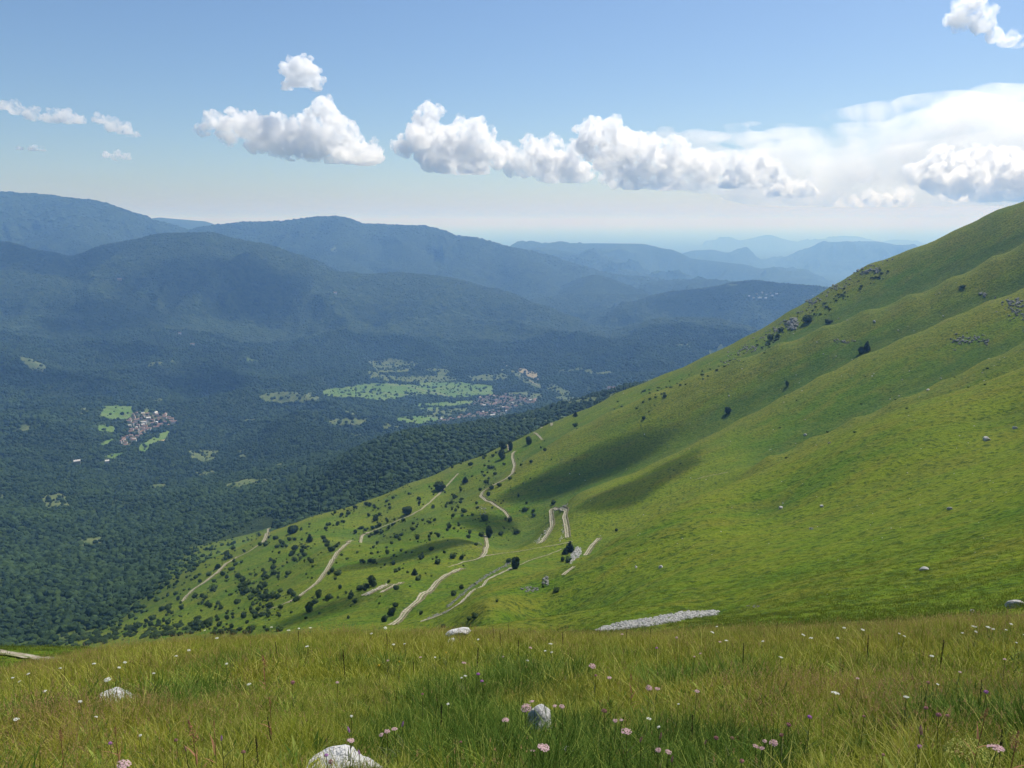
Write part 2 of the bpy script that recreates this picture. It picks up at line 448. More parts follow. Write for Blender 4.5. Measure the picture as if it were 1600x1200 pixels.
# ------------------------------------------------------------------ land sheets and their materials
def in_poly(u, v, poly):
    poly = np.array(poly, float); inside = np.zeros(u.shape, bool)
    j = len(poly) - 1
    for i in range(len(poly)):
        xi, yi, xj, yj = *poly[i], *poly[j]
        if yi != yj:
            inside ^= ((yi > v) != (yj > v)) & (u < (xj - xi) * (v - yi) / (yj - yi) + xi)
        j = i
    return inside
MEADOWS = [   # mown meadows of the valley, outlined where they lie; last number: 0 green, 1 rough pasture, 2 stubble
    ([(160, 635), (185, 633), (208, 634), (207, 648), (200, 654), (175, 656), (153, 651), (158, 641)], 0),
    ([(124, 637), (135, 637), (140, 645), (127, 647)], 1), ([(143, 643), (155, 641), (153, 648), (144, 648)], 1),
    ([(147, 665), (165, 663), (186, 668), (180, 676), (155, 675)], 0), ([(153, 695), (165, 689), (182, 684), (175, 692), (158, 697)], 0),
    ([(216, 704), (222, 695), (240, 683), (262, 672), (268, 675), (255, 688), (240, 697), (222, 709)], 0), ([(248, 690), (262, 684), (262, 689), (250, 694)], 2),
    ([(160, 715), (180, 709), (196, 708), (180, 717)], 0), ([(221, 645), (230, 635), (236, 640), (231, 647)], 1),
    ([(371, 703), (384, 702), (383, 715), (374, 717)], 1), ([(430, 722), (443, 722), (444, 732), (434, 731)], 1), ([(408, 748), (433, 748), (432, 758), (418, 755)], 1),
    ([(65, 775), (95, 772), (112, 780), (108, 792), (72, 795), (62, 785)], 1), ([(238, 757), (262, 753), (262, 762), (242, 763)], 1),
    ([(20, 668), (40, 660), (55, 668), (35, 678)], 1), ([(300, 738), (330, 732), (340, 738), (312, 744)], 1),
    ([(405, 616), (440, 612), (497, 614), (500, 625), (470, 629), (430, 630), (408, 626)], 1),
    ([(500, 610), (560, 603), (605, 598), (655, 602), (655, 618), (600, 626), (560, 622), (505, 620)], 0),
    ([(655, 597), (700, 597), (735, 599), (772, 604), (770, 618), (735, 620), (700, 622), (655, 617)], 0),
    ([(512, 656), (540, 653), (575, 655), (577, 662), (540, 666), (512, 663)], 1), ([(638, 631), (700, 627), (742, 625), (740, 632), (700, 635), (640, 637)], 0),
    ([(617, 652), (650, 649), (690, 650), (688, 658), (650, 663), (620, 659)], 0), ([(797, 576), (815, 583), (842, 600), (852, 613), (835, 609), (808, 592)], 1),
    ([(805, 573), (822, 575), (842, 585), (841, 593), (825, 588), (812, 581)], 2), ([(845, 597), (870, 601), (895, 616), (882, 622), (855, 609)], 1),
    ([(793, 613), (830, 611), (852, 617), (846, 624), (800, 622)], 1), ([(730, 588), (790, 583), (796, 590), (760, 596), (735, 597)], 1), ([(948, 612), (975, 612), (975, 622), (955, 623)], 1),
    ([(575, 580), (620, 588), (700, 587), (722, 595), (640, 597), (580, 591)], 1), ([(655, 639), (700, 636), (690, 644), (652, 645)], 0), ([(862, 618), (900, 622), (940, 618), (930, 627), (880, 630)], 1),
    ([(690, 640), (735, 637), (735, 642), (690, 646)], 1), ([(385, 560), (405, 564), (402, 567), (386, 563)], 0), ([(575, 565), (600, 560), (660, 566), (640, 580), (590, 582)], 1),
    ([(1140, 444), (1150, 443), (1152, 446), (1141, 447)], 0), ([(75, 990), (140, 985), (140, 997), (80, 999)], 1), ([(515, 388), (525, 385), (527, 392), (518, 394)], 1)]
HAMLETS = [([(205, 652), (215, 645), (258, 648), (279, 661), (268, 666), (240, 672), (224, 680), (200, 698), (185, 700), (190, 688), (204, 674), (200, 662)], 62),
           ([(728, 634), (748, 622), (780, 616), (833, 622), (842, 628), (820, 634), (790, 641), (765, 636)], 56),
           ([(735, 648), (765, 643), (802, 640), (785, 650), (750, 653), (712, 657), (683, 662), (684, 657), (715, 651)], 30),
           ([(1165, 463), (1185, 458), (1215, 460), (1212, 466), (1180, 468)], 16), ([(945, 605), (962, 602), (966, 612), (948, 613)], 7)]
valley_r = (_R > 1500)
MEADOW = np.zeros(TX.shape); MKIND = np.zeros(TX.shape)
wobu = TU + 5.0 * fbm(TX / 90, TY / 90, 71, 3); wobv = TV + 2.2 * fbm(TX / 90 + 5, TY / 90, 72, 3)
for poly, kind in MEADOWS:
    p = np.array(poly)
    near = poly[0][1] > 900
    m = (TU > p[:, 0].min() - 4) & (TU < p[:, 0].max() + 4) & (TV > p[:, 1].min() - 3) & (TV < p[:, 1].max() + 3) & ((_R > 500) if near else valley_r) & (TY > 0) & TVIS
    m[m] = in_poly(wobu[m], wobv[m], p)
    MEADOW[m] = 1; MKIND[m] = kind
_cl = (fbm(TX / 200, TY / 200, 555, 4) > .52) & (_R > 1300) & (_R < 4300) & (TY > 0); MEADOW[_cl] = 1; MKIND[_cl] = 1
HAM = np.zeros(TX.shape)
for poly, n in HAMLETS:
    p = np.array(poly)
    m = (TU > p[:, 0].min()) & (TU < p[:, 0].max()) & (TV > p[:, 1].min()) & (TV < p[:, 1].max()) & (_R > 2000) & (TY > 0) & TVIS
    m[m] = in_poly(TU[m], TV[m], p)
    HAM[m] = 1

# edge of the wood: dense wood on the far side of this line
WOOD = np.array([(-400, 1030), (60, 1024), (180, 1000), (232, 968), (285, 928), (352, 868), (412, 815), (470, 806), (560, 780), (640, 749), (740, 709), (850, 659), (900, 639), (960, 609), (1050, 574), (1600, 300)], float)
def wood_amount(x, y, u, v, r):
    edge = np.interp(u, WOOD[:, 0], WOOD[:, 1])
    wob = 14 * fbm(x / 60, y / 60, 81, 3)
    d = edge - v + wob * (u < 440)
    soft = np.where(u < 420, np.interp(u, [0, 200, 300, 420], [25, 60, 130, 90]), 8.0)
    w = np.clip(d / soft, 0, 1)
    rc = np.interp(u, [420, 470, 560, 640, 740, 850, 900], [870, 890, 915, 945, 980, 1030, 1040])
    w = np.where((u > 425) & (u < 1000), np.maximum(w, sstep(rc * 1.015, rc * 1.05, r)), w)
    w = np.where(r > 1300, 1.0, w)
    return np.where((r > 420) & (y > 0) & ((u < 1000) | (r > 1300)), w, 0.0)
WOODED = wood_amount(TX, TY, TU, TV, _R)

def grid_sample(G, x, y):
    a = np.arctan2(x, y); r = np.maximum(np.hypot(x, y), RR[0])
    j = np.clip(np.searchsorted(AZ, a) - 1, 0, len(AZ) - 2); i = np.clip(np.searchsorted(RR, r) - 1, 0, len(RR) - 2)
    ta = (a - AZ[j]) / (AZ[j + 1] - AZ[j]); tr = np.clip((r - RR[i]) / (RR[i + 1] - RR[i]), 0, 1)
    j2 = (j + 1) % G.shape[1]; j = j % G.shape[1]
    return (G[i, j] * (1 - ta) + G[i, j2] * ta) * (1 - tr) + (G[i + 1, j] * (1 - ta) + G[i + 1, j2] * ta) * tr
def mesh_z(x, y): return grid_sample(TZ, np.atleast_1d(x), np.atleast_1d(y))

# convex ground is drier: difference from a blurred copy of the height, in metres
def blur(Z, ni, nj):
    k = np.ones(2 * ni + 1) / (2 * ni + 1)
    c = np.cumsum(np.pad(Z, ((ni + 1, ni), (0, 0)), mode='edge'), 0); Z = (c[2 * ni + 1:] - c[:-2 * ni - 1]) / (2 * ni + 1)
    c = np.cumsum(np.pad(Z, ((0, 0), (nj + 1, nj)), mode='wrap'), 1); return (c[:, 2 * nj + 1:] - c[:, :-2 * nj - 1]) / (2 * nj + 1)
CONVEX = np.clip((TZ - blur(TZ, 14, 14)) / (_R * 0.0035 + .2), -1, 1)

def grass_material():
    M = Mat('alpine_grass')
    co = M.node('ShaderNodeNewGeometry').outputs['Position']
    big = M.noise(M.rotated(co, math.radians(-20), (.006, .016, .006)), 1, 5, .6)
    mid = M.noise(M.rotated(co, math.radians(-20), (.035, .10, .03)), 1, 6, .65, .4)
    fine = M.noise(co, .55, 5, .7)
    tuft = M.noise(co, 1.9, 4, .7)
    dry = M.attr('dry')
    c = M.mix(M.ramp(big, .38, .62), (.078, .145, .008), (.145, .190, .011))
    c = M.mix(M.math('MULTIPLY', M.ramp(mid, .42, .68), .7), c, (.160, .158, .018))
    c = M.mix(M.math('MULTIPLY', M.ramp(dry, -.1, .9), .38), c, (.175, .160, .028))
    c = M.mix(M.math('MULTIPLY', M.ramp(dry, .0, -.9), .5), c, (.040, .080, .014))
    c = M.mix(M.math('MULTIPLY', M.ramp(fine, .49, .60), .8), c, (.028, .060, .009))
    c = M.mix(M.math('MULTIPLY', M.ramp(fine, .46, .34), .5), c, (.150, .175, .030))
    c = M.mix(M.math('MULTIPLY', M.ramp(tuft, .52, .66), .6), c, (.026, .052, .009))
    # thin soil and pale stones show here and there
    st = M.noise(co, 1.1, 6, .75)
    pat = M.noise(co, .02, 3, .5)
    c = M.mix(M.math('MULTIPLY', M.ramp(st, .74, .78), M.ramp(pat, .52, .62)), c, (.36, .35, .30))
    c = M.mix(M.attr('wood'), c, M.mix(M.ramp(fine, .4, .6), (.035, .055, .014), (.07, .10, .022)))
    c = M.mix(M.attr('meadow'), c, (.10, .135, .03))
    med = M.noise(M.rotated(co, math.radians(-20), (.12, .22, .1)), 1, 4, .7)
    nrm = M.bump(M.math('ADD', M.math('MULTIPLY', med, 1.6), M.math('ADD', M.math('MULTIPLY', fine, .8), M.math('MULTIPLY', tuft, .3))), 1.0, 1.1)
    return M.surf(c, .95, .05, nrm)

def valley_material():
    M = Mat('valley_land')
    co = M.node('ShaderNodeNewGeometry').outputs['Position']
    n1 = M.noise(co, .0016, 5, .6); n2 = M.noise(co, .06, 5, .75)
    wood = M.mix(M.ramp(n1, .35, .65), (.018, .034, .012), (.035, .058, .018))
    wood = M.mix(M.ramp(n2, .35, .65), wood, (.05, .075, .022))
    k = M.attr('meadow_kind')
    f0 = M.mix(M.ramp(M.noise(co, .012, 4, .6), .4, .6), (.085, .150, .032), (.115, .170, .045))
    f1 = M.mix(M.ramp(n2, .35, .65), (.070, .105, .032), (.125, .145, .052))
    f = M.mix(M.ramp(k, .4, .6), f0, f1); f = M.mix(M.ramp(k, 1.4, 1.6), f, (.26, .22, .12))
    c = M.mix(M.attr('meadow'), wood, f)
    c = M.mix(M.math('MULTIPLY', M.attr('hamlet'), .8), c, M.mix(M.ramp(n2, .4, .6), (.09, .11, .05), (.17, .16, .12)))
    nrm = M.bump(M.math('MULTIPLY', n2, M.math('SUBTRACT', 1.0, M.attr('meadow'))), 1.0, 14)
    return M.surf(c, .95, .05, nrm)

def hill_material():
    M = Mat('wooded_hills')
    co = M.node('ShaderNodeNewGeometry').outputs['Position']
    n1 = M.noise(co, .0011, 5, .6); n2 = M.noise(co, .02, 6, .8); n3 = M.noise(co, .045, 3, .8)
    c = M.mix(M.ramp(n1, .35, .65), (.016, .032, .012), (.034, .056, .018))
    c = M.mix(M.ramp(n2, .4, .6), c, (.055, .08, .025))
    c = M.mix(M.attr('meadow'), c, (.13, .16, .06))
    # the lowland beyond: pale fields and towns
    p = M.noise(co, .0009, 5, .65)
    c = M.mix(M.attr('lowland'), c, M.mix(M.ramp(p, .4, .6), (.07, .11, .05), (.22, .22, .15)))
    nrm = M.bump(M.math('ADD', n2, M.math('MULTIPLY', n3, .6)), 1.0, 22)
    return M.surf(c, .95, .05, nrm)

_P = np.stack([TX, TY, TZ], -1)
def sheet(name, i0, i1, mat, attrs):
    P = _P[i0:i1 + 1]; n0, n1 = P.shape[:2]
    idx = np.arange(n0 * n1).reshape(n0, n1); nx = np.roll(idx, -1, 1)
    f = np.stack([idx[1:], nx[1:], nx[:-1], idx[:-1]], -1).reshape(-1, 4)
    me = np_mesh(name, P.reshape(-1, 3), f, mat)
    for k, G in attrs.items(): float_attr(me, k, G[i0:i1 + 1].ravel())
    return set_props(link(name, me), kind='structure')
_i1 = int(np.searchsorted(RR, 1180)); _i2 = int(np.searchsorted(RR, 4350))
sheet('hillside', 0, _i1, grass_material(), {'dry': CONVEX, 'wood': WOODED, 'meadow': MEADOW})
# the middle of the first ring, under the viewer
_c = _P[0]; _n = len(_c)
me = np_mesh('hilltop', np.vstack([_c, [[0, 0, -1.6]]]), np.stack([np.arange(_n), (np.arange(_n) + 1) % _n, np.full(_n, _n)], -1)[:, ::-1], bpy.data.materials['alpine_grass'])
for k in ('dry', 'wood', 'meadow'): float_attr(me, k, np.zeros(_n + 1))
set_props(link('hilltop', me), kind='structure')
sheet('valley', _i1, _i2, valley_material(), {'meadow': MEADOW, 'meadow_kind': MKIND, 'hamlet': HAM})
LOW = sstep(-1150, -1300, TZ) * sstep(9000, 16000, _R)
sheet('hills', _i2, len(RR) - 1, hill_material(), {'meadow': MEADOW, 'lowland': LOW})
# ------------------------------------------------------------------ haze: one closed box round everything below the sky
def make_haze():
    bm = bmesh.new()
    bmesh.ops.create_cube(bm, size=1.0)
    zb, zt, w = float(TZ.min()) - 1.0, 330.0, 244000.0
    for v in bm.verts:
        v.co.x *= 2 * w; v.co.y *= 2 * w
        v.co.z = zt if v.co.z > 0 else zb
    me = bpy.data.meshes.new('haze'); bm.to_mesh(me); bm.free()
    m = bpy.data.materials.new('haze_air'); m.use_nodes = True
    n, l = m.node_tree.nodes, m.node_tree.links
    for q in list(n): n.remove(q)
    out = n.new('ShaderNodeOutputMaterial'); pv = n.new('ShaderNodeVolumePrincipled')
    pv.inputs['Color'].default_value = HAZE_COLOR
    pv.inputs['Absorption Color'].default_value = (1, 1, 1, 1)
    pv.inputs['Density'].default_value = HAZE_DENSITY
    pv.inputs['Anisotropy'].default_value = HAZE_ANISO
    l.new(pv.outputs[0], out.inputs['Volume'])
    me.materials.append(m)
    print('haze box', zb, zt)
    return set_props(link('haze', me), kind='stuff')
HAZE_COLOR, HAZE_DENSITY, HAZE_ANISO = (.24, .49, 1.0, 1), 9.3e-5, 0.2
make_haze()
# ------------------------------------------------------------------ instancing of what nobody could count
def proto_collection(name, objs):
    c = bpy.data.collections.new(name)
    for o in objs: c.objects.link(o)
    return c
def scatter(name, pts, scale, rot, pick, protos, zscale=None, tint=None, tilt=None):
    """one 'stuff' object: its points carry copies of the prototypes"""
    me = bpy.data.meshes.new(name)
    pts = np.asarray(pts, np.float32)
    me.vertices.add(len(pts)); me.vertices.foreach_set('co', pts.ravel())
    S = np.stack([scale, scale, scale if zscale is None else zscale], -1).astype(np.float32)
    R = np.zeros((len(pts), 3), np.float32); R[:, 2] = rot
    if tilt is not None: R[:, 0] = tilt[0]; R[:, 1] = tilt[1]
    for nm, arr in (('iscale', S), ('irot', R)):
        a = me.attributes.new(nm, 'FLOAT_VECTOR', 'POINT'); a.data.foreach_set('vector', arr.ravel())
    a = me.attributes.new('ipick', 'INT', 'POINT'); a.data.foreach_set('value', np.asarray(pick, np.int32))
    if tint is not None: float_attr(me, 'tint', tint)
    me.update()
    o = link(name, me)
    ng = bpy.data.node_groups.new(name, 'GeometryNodeTree')
    ng.interface.new_socket('Geometry', in_out='INPUT', socket_type='NodeSocketGeometry')
    ng.interface.new_socket('Geometry', in_out='OUTPUT', socket_type='NodeSocketGeometry')
    N, L = ng.nodes, ng.links
    gi, go = N.new('NodeGroupInput'), N.new('NodeGroupOutput')
    iop = N.new('GeometryNodeInstanceOnPoints'); ci = N.new('GeometryNodeCollectionInfo')
    ci.inputs['Collection'].default_value = protos
    ci.inputs['Separate Children'].default_value = True; ci.inputs['Reset Children'].default_value = True
    def named(nm, t):
        q = N.new('GeometryNodeInputNamedAttribute'); q.data_type = t; q.inputs['Name'].default_value = nm
        return q.outputs['Attribute']
    L.new(gi.outputs[0], iop.inputs['Points']); L.new(ci.outputs[0], iop.inputs['Instance'])
    iop.inputs['Pick Instance'].default_value = True
    L.new(named('ipick', 'INT'), iop.inputs['Instance Index'])
    e2r = N.new('FunctionNodeEulerToRotation'); L.new(named('irot', 'FLOAT_VECTOR'), e2r.inputs[0])
    L.new(e2r.outputs[0], iop.inputs['Rotation']); L.new(named('iscale', 'FLOAT_VECTOR'), iop.inputs['Scale'])
    L.new(iop.outputs[0], go.inputs[0])
    m = o.modifiers.new('scatter', 'NODES'); m.node_group = ng
    return set_props(o, kind='stuff')

def ico(sub):
    bm = bmesh.new(); bmesh.ops.create_icosphere(bm, subdivisions=sub, radius=1.0)
    v = np.array([p.co[:] for p in bm.verts]); f = np.array([[q.index for q in p.verts] for p in bm.faces]); bm.free()
    return v, f
ICO1, ICO2, ICO3, ICO4 = ico(1), ico(2), ico(3), ico(4)

def noise3(p, s, seed):
    return (vnoise(p[:, 0] * s + 3.1, p[:, 1] * s + p[:, 2] * s * .7, seed) + vnoise(p[:, 2] * s + 7.7, p[:, 0] * s * .6 - p[:, 1] * s, seed + 5)) * .5

def foliage_material(name, dark, light, transl=.18, spread=.5):
    M = Mat(name)
    info = M.node('ShaderNodeObjectInfo').outputs['Random']
    co = M.node('ShaderNodeTexCoord').outputs['Object']
    n = M.noise(co, 2.2, 4, .75)
    c = M.mix(M.ramp(info, 0, 1), dark, light)
    loc = M.node('ShaderNodeObjectInfo').outputs['Location']
    st_ = M.noise(loc, .0045, 5, .65)
    c = M.mix(M.math('MULTIPLY', M.ramp(st_, .52, .66), .65), c, tuple(q * .8 for q in dark)); c = M.mix(M.math('MULTIPLY', M.ramp(st_, .46, .34), .6), c, tuple(q * 1.35 for q in light))
    c = M.mix(M.math('MULTIPLY', M.ramp(n, .4, .65), spread), c, tuple(min(1, q * 1.5) for q in light))
    return M.surf(c, .85, .12, None, transl, tuple(min(1, q * 1.8) for q in light))
fol_far = foliage_material('wood_canopy', (.009, .024, .008), (.036, .064, .016), .1)
fol_hill = foliage_material('hill_canopy', (.014, .032, .012), (.042, .070, .022), .1)
fol_bush = foliage_material('shrub_leaves', (.016, .032, .010), (.045, .072, .018), .15)
fol_conifer = foliage_material('conifer_needles', (.010, .022, .012), (.020, .038, .016), .05)
bark = Mat('bark'); bark = bark.surf(bark.mix(bark.ramp(bark.noise(bark.node('ShaderNodeTexCoord').outputs['Object'], 9, 4), .4, .6), (.07, .055, .04), (.16, .14, .11)), .9, .1)

def crown_mesh(name, seed, sub=2, mat=None, pointed=False, rough=.34):
    v, f = (ICO1, ICO2, ICO3)[sub - 1]
    v = v.copy()
    d = 1 + rough * noise3(v, 1.6, seed) + rough * .8 * noise3(v, 3.6, seed + 11)
    p = v * d[:, None]
    if pointed:
        h = (v[:, 2] + 1) / 2
        w = (1 - h) * .95 + .05
        p = np.stack([v[:, 0] / np.maximum(np.hypot(v[:, 0], v[:, 1]), .2) * w * d * .42, v[:, 1] / np.maximum(np.hypot(v[:, 0], v[:, 1]), .2) * w * d * .42, h * 2.2 + .05], -1)
    else:
        p = p * np.array([.5, .5, .48]); p[:, 2] += .42
        p[:, 2] = np.maximum(p[:, 2], -.06)
    return np_mesh(name, p, f, mat, smooth=False)

def leaf_cloud(centres, radii, n, size, seed, flat=.0):
    """many small leaf faces spread through lobes: verts, quads"""
    r = np.random.default_rng(seed)
    k = r.choice(len(centres), n, p=np.array(radii) ** 2 / np.sum(np.array(radii) ** 2))
    d = r.normal(size=(n, 3)); d /= np.linalg.norm(d, axis=1)[:, None]
    rad = np.array(radii)[k] * r.uniform(.55, 1.08, n) ** .6
    c = np.array(centres)[k] + d * rad[:, None] * np.array([1, 1, .85])
    nrm = d + .7 * r.normal(size=(n, 3)); nrm /= np.linalg.norm(nrm, axis=1)[:, None]
    t = np.cross(nrm, r.normal(size=(n, 3))); t /= np.linalg.norm(t, axis=1)[:, None]
    b = np.cross(nrm, t)
    s = size * r.uniform(.6, 1.3, n)[:, None]
    q = np.stack([c - t * s, c + b * s * .55, c + t * s, c - b * s * .55], 1)
    return q.reshape(-1, 3), np.arange(4 * n).reshape(n, 4)

def merge(parts):
    V, F, o = [], [], 0
    for v, f in parts:
        V.append(v); F.append(np.asarray(f) + o); o += len(v)
    return np.vstack(V), F
def tube_np(path, radii, sides=6):
    path = np.array(path, float); V = []
    for i, p in enumerate(path):
        t = path[min(i + 1, len(path) - 1)] - path[max(i - 1, 0)]; t /= np.linalg.norm(t) + 1e-9
        a = np.cross(t, [.3, .9, .2] if abs(t[2]) > .9 else [0, 0, 1.0]); a /= np.linalg.norm(a) + 1e-9; b = np.cross(t, a)
        for k in range(sides):
            w = 2 * math.pi * k / sides; V.append(p + radii[i] * (a * math.cos(w) + b * math.sin(w)))
    F = []
    for i in range(len(path) - 1):
        for k in range(sides):
            k2 = (k + 1) % sides; F.append((i * sides + k, i * sides + k2, (i + 1) * sides + k2, (i + 1) * sides + k))
    return np.array(V), np.array(F)

def shrub_meshes(seed, conifer=False, leaves=700):
    """crown and trunk of a shrub about 1 m high and 1 m wide (scaled when placed)"""
    r = np.random.default_rng(seed)
    if conifer:
        cs, rs = [], []
        for k in range(26):
            h = .08 + .88 * k / 26; w = .27 * (1 - h) ** .8 + .015
            for j in range(5):
                a = r.uniform(0, 6.28); cs.append((w * math.cos(a) * .8, w * math.sin(a) * .8, h)); rs.append(w * .38 + .02)
        v, f = leaf_cloud(cs, rs, leaves, .045, seed)
        core = crown_mesh('core', seed, 2, None, True)
        cv = np.array([q.co[:] for q in core.vertices]) * np.array([.5, .5, .42]); cf = np.array([q.vertices[:] for q in core.polygons])
    else:
        n = int(r.integers(5, 9)); cs, rs = [], []
        for k in range(n):
            a, d = r.uniform(0, 6.28), r.uniform(.05, .30); cs.append((d * math.cos(a), d * math.sin(a), r.uniform(.26, .72))); rs.append(r.uniform(.17, .29))
        v, f = leaf_cloud(cs, rs, leaves, .062, seed)
        core = crown_mesh('core', seed, 2)
        cv = np.array([q.co[:] for q in core.vertices]) * np.array([.72, .72, .8]) + [0, 0, .06]; cf = np.array([q.vertices[:] for q in core.polygons])
    bpy.data.meshes.remove(core)
    cf4 = np.stack([cf[:, 0], cf[:, 1], cf[:, 2], cf[:, 2]], -1)
    # leaves as quads, core as triangles: build with from_pydata-like arrays of mixed sizes
    me = bpy.data.meshes.new('crown')
    me.from_pydata(np.vstack([v, cv]).tolist(), [], f.tolist() + (cf + len(v)).tolist())
    me.materials.append(fol_conifer if conifer else fol_bush)
    tv, tf = tube_np([(0, 0, -.12), (.01, 0, .15), (-.01, .02, .42)], [.035, .028, .012])
    tm = np_mesh('trunk', tv, tf, bark)
    return me, tm

# ---------------- the woods: canopy scattered over the land
canopy = [link('deciduous_crown', crown_mesh('deciduous_crown', s, 2, fol_far)) for s in range(6)]
canopy += [link('conifer_crown', crown_mesh('conifer_crown', 50 + s, 1, fol_conifer, True, .3)) for s in range(2)]
canopy_far = [link('far_crown', crown_mesh('far_crown', 80 + s, 1, fol_hill, rough=.4)) for s in range(5)]
for o in canopy + canopy_far: coll.objects.unlink(o)
canopy_c, canopy_far_c = proto_collection('wood_crowns', canopy), proto_collection('wood_crowns_far', canopy_far)
HORI = np.maximum.accumulate(TE, 0)
def wood_points(r0, r1, spacing, seed):
    r = np.random.default_rng(seed)
    x0, x1 = -r1 * .80, r1 * .74
    gx, gy = np.meshgrid(np.arange(x0, x1, spacing), np.arange(r0 * .7, r1, spacing))
    x = (gx + r.uniform(-.48, .48, gx.shape) * spacing).ravel(); y = (gy + r.uniform(-.48, .48, gy.shape) * spacing).ravel()
    rr = np.hypot(x, y); m = (rr > r0) & (rr < r1) & (np.abs(x / y) < .79); x, y, rr = x[m], y[m], rr[m]
    z = mesh_z(x, y)
    hor = grid_sample(HORI, x, y)
    m = (z + spacing * 1.2) / rr > hor - .012; x, y, z, rr = x[m], y[m], z[m], rr[m]
    u, v = project(np.stack([x, y, z], -1))
    w = wood_amount(x, y, u, v, rr)
    med = grid_sample(MEADOW, x, y); ham = grid_sample(HAM, x, y)
    gap = fbm(x / 210, y / 210, 91, 4)
    keep = r.uniform(size=len(x))
    kind = grid_sample(MKIND, x, y)
    cover = .97 - .30 * sstep(.30, .55, gap)
    prob = np.where(med > .5, np.where(kind > .5, .17, .075), cover) * np.where(rr < 1300, .14 + .86 * w, 1) * (w > .03)
    prob = np.where(ham > .5, .30, prob) * ((u < 1000) | (rr > 1500))
    m = keep < prob
    return x[m], y[m], z[m], rr[m], w[m], gap[m], r
def add_wood(name, r0, r1, spacing, size, seed, protos, nd, nc, label=None, zf=1.0):
    x, y, z, rr, w, gap, r = wood_points(r0, r1, spacing, seed)
    n = len(x)
    s = size * (.5 + .95 * r.uniform(size=n) ** 1.7) * np.where(rr < 1300, .38 + .62 * w, 1) * (1 + .3 * fbm(x / 120, y / 120, 95, 3))
    con = (r.uniform(size=n) < (.02 + .10 * (fbm(x / 300, y / 300, 96, 3) > .25))) & (nc > 0)
    pick = np.where(con, r.integers(0, max(nc, 1), n), nc + r.integers(0, nd, n))     # conifers come first by name
    s = np.where(con, s * .62, s)
    print(name, n)
    tilt = None; rz = r.uniform(0, 6.28, n)
    if zf < 1:                           # stands of trees on the far hills lie along the slope
        d = 60.0; gx = (mesh_z(x + d, y) - mesh_z(x - d, y)) / (2 * d); gy = (mesh_z(x, y + d) - mesh_z(x, y - d)) / (2 * d)
        tilt = (np.arctan(gy), -np.arctan(gx)); rz = rz * 0
    o = scatter(name, np.stack([x, y, z - .1 * s], -1), s, rz, pick, protos, zscale=s * r.uniform(.65, 1.1, n) * zf, tilt=tilt)
    return set_props(o, label)
add_wood('woods', 560, 2600, 6.3, 7.8, 201, canopy_c, 6, 2)
add_wood('valley_woods', 2600, 4700, 9.2, 10.8, 202, canopy_c, 6, 2)
add_wood('far_hill_woods', 8600, 11500, 30.0, 36.0, 204, canopy_far_c, 5, 0, zf=.42)
add_wood('hill_woods', 4700, 8600, 15.5, 18.5, 203, canopy_far_c, 5, 0, zf=.42)
# ------------------------------------------------------------------ gravel tracks draped on the slopes
def track_material():
    M = Mat('gravel_track')
    co = M.node('ShaderNodeNewGeometry').outputs['Position']
    ac = M.attr('across')
    n = M.noise(co, .9, 5, .7); g = M.noise(co, .12, 4, .6)
    c = M.mix(M.ramp(n, .35, .65), (.22, .19, .13), (.40, .36, .28))
    median = M.math('MULTIPLY', M.ramp(M.math('ABSOLUTE', ac), .32, .16), M.ramp(g, .30, .52))
    edge = M.math('MULTIPLY', M.ramp(M.math('ABSOLUTE', ac), .74, .98), M.ramp(n, .38, .55))
    c = M.mix(M.math('MULTIPLY', median, .85), c, (.10, .13, .03)); c = M.mix(edge, c, (.10, .13, .03))
    return M.surf(c, .95, .05, M.bump(n, .6, .2))
track_mat = track_material()
soil = Mat('cut_bank'); _co = soil.node('ShaderNodeNewGeometry').outputs['Position']
soil = soil.surf(soil.mix(soil.ramp(soil.noise(_co, 1.3, 5, .75), .4, .6), (.055, .06, .02), (.20, .17, .11)), .95, .05)
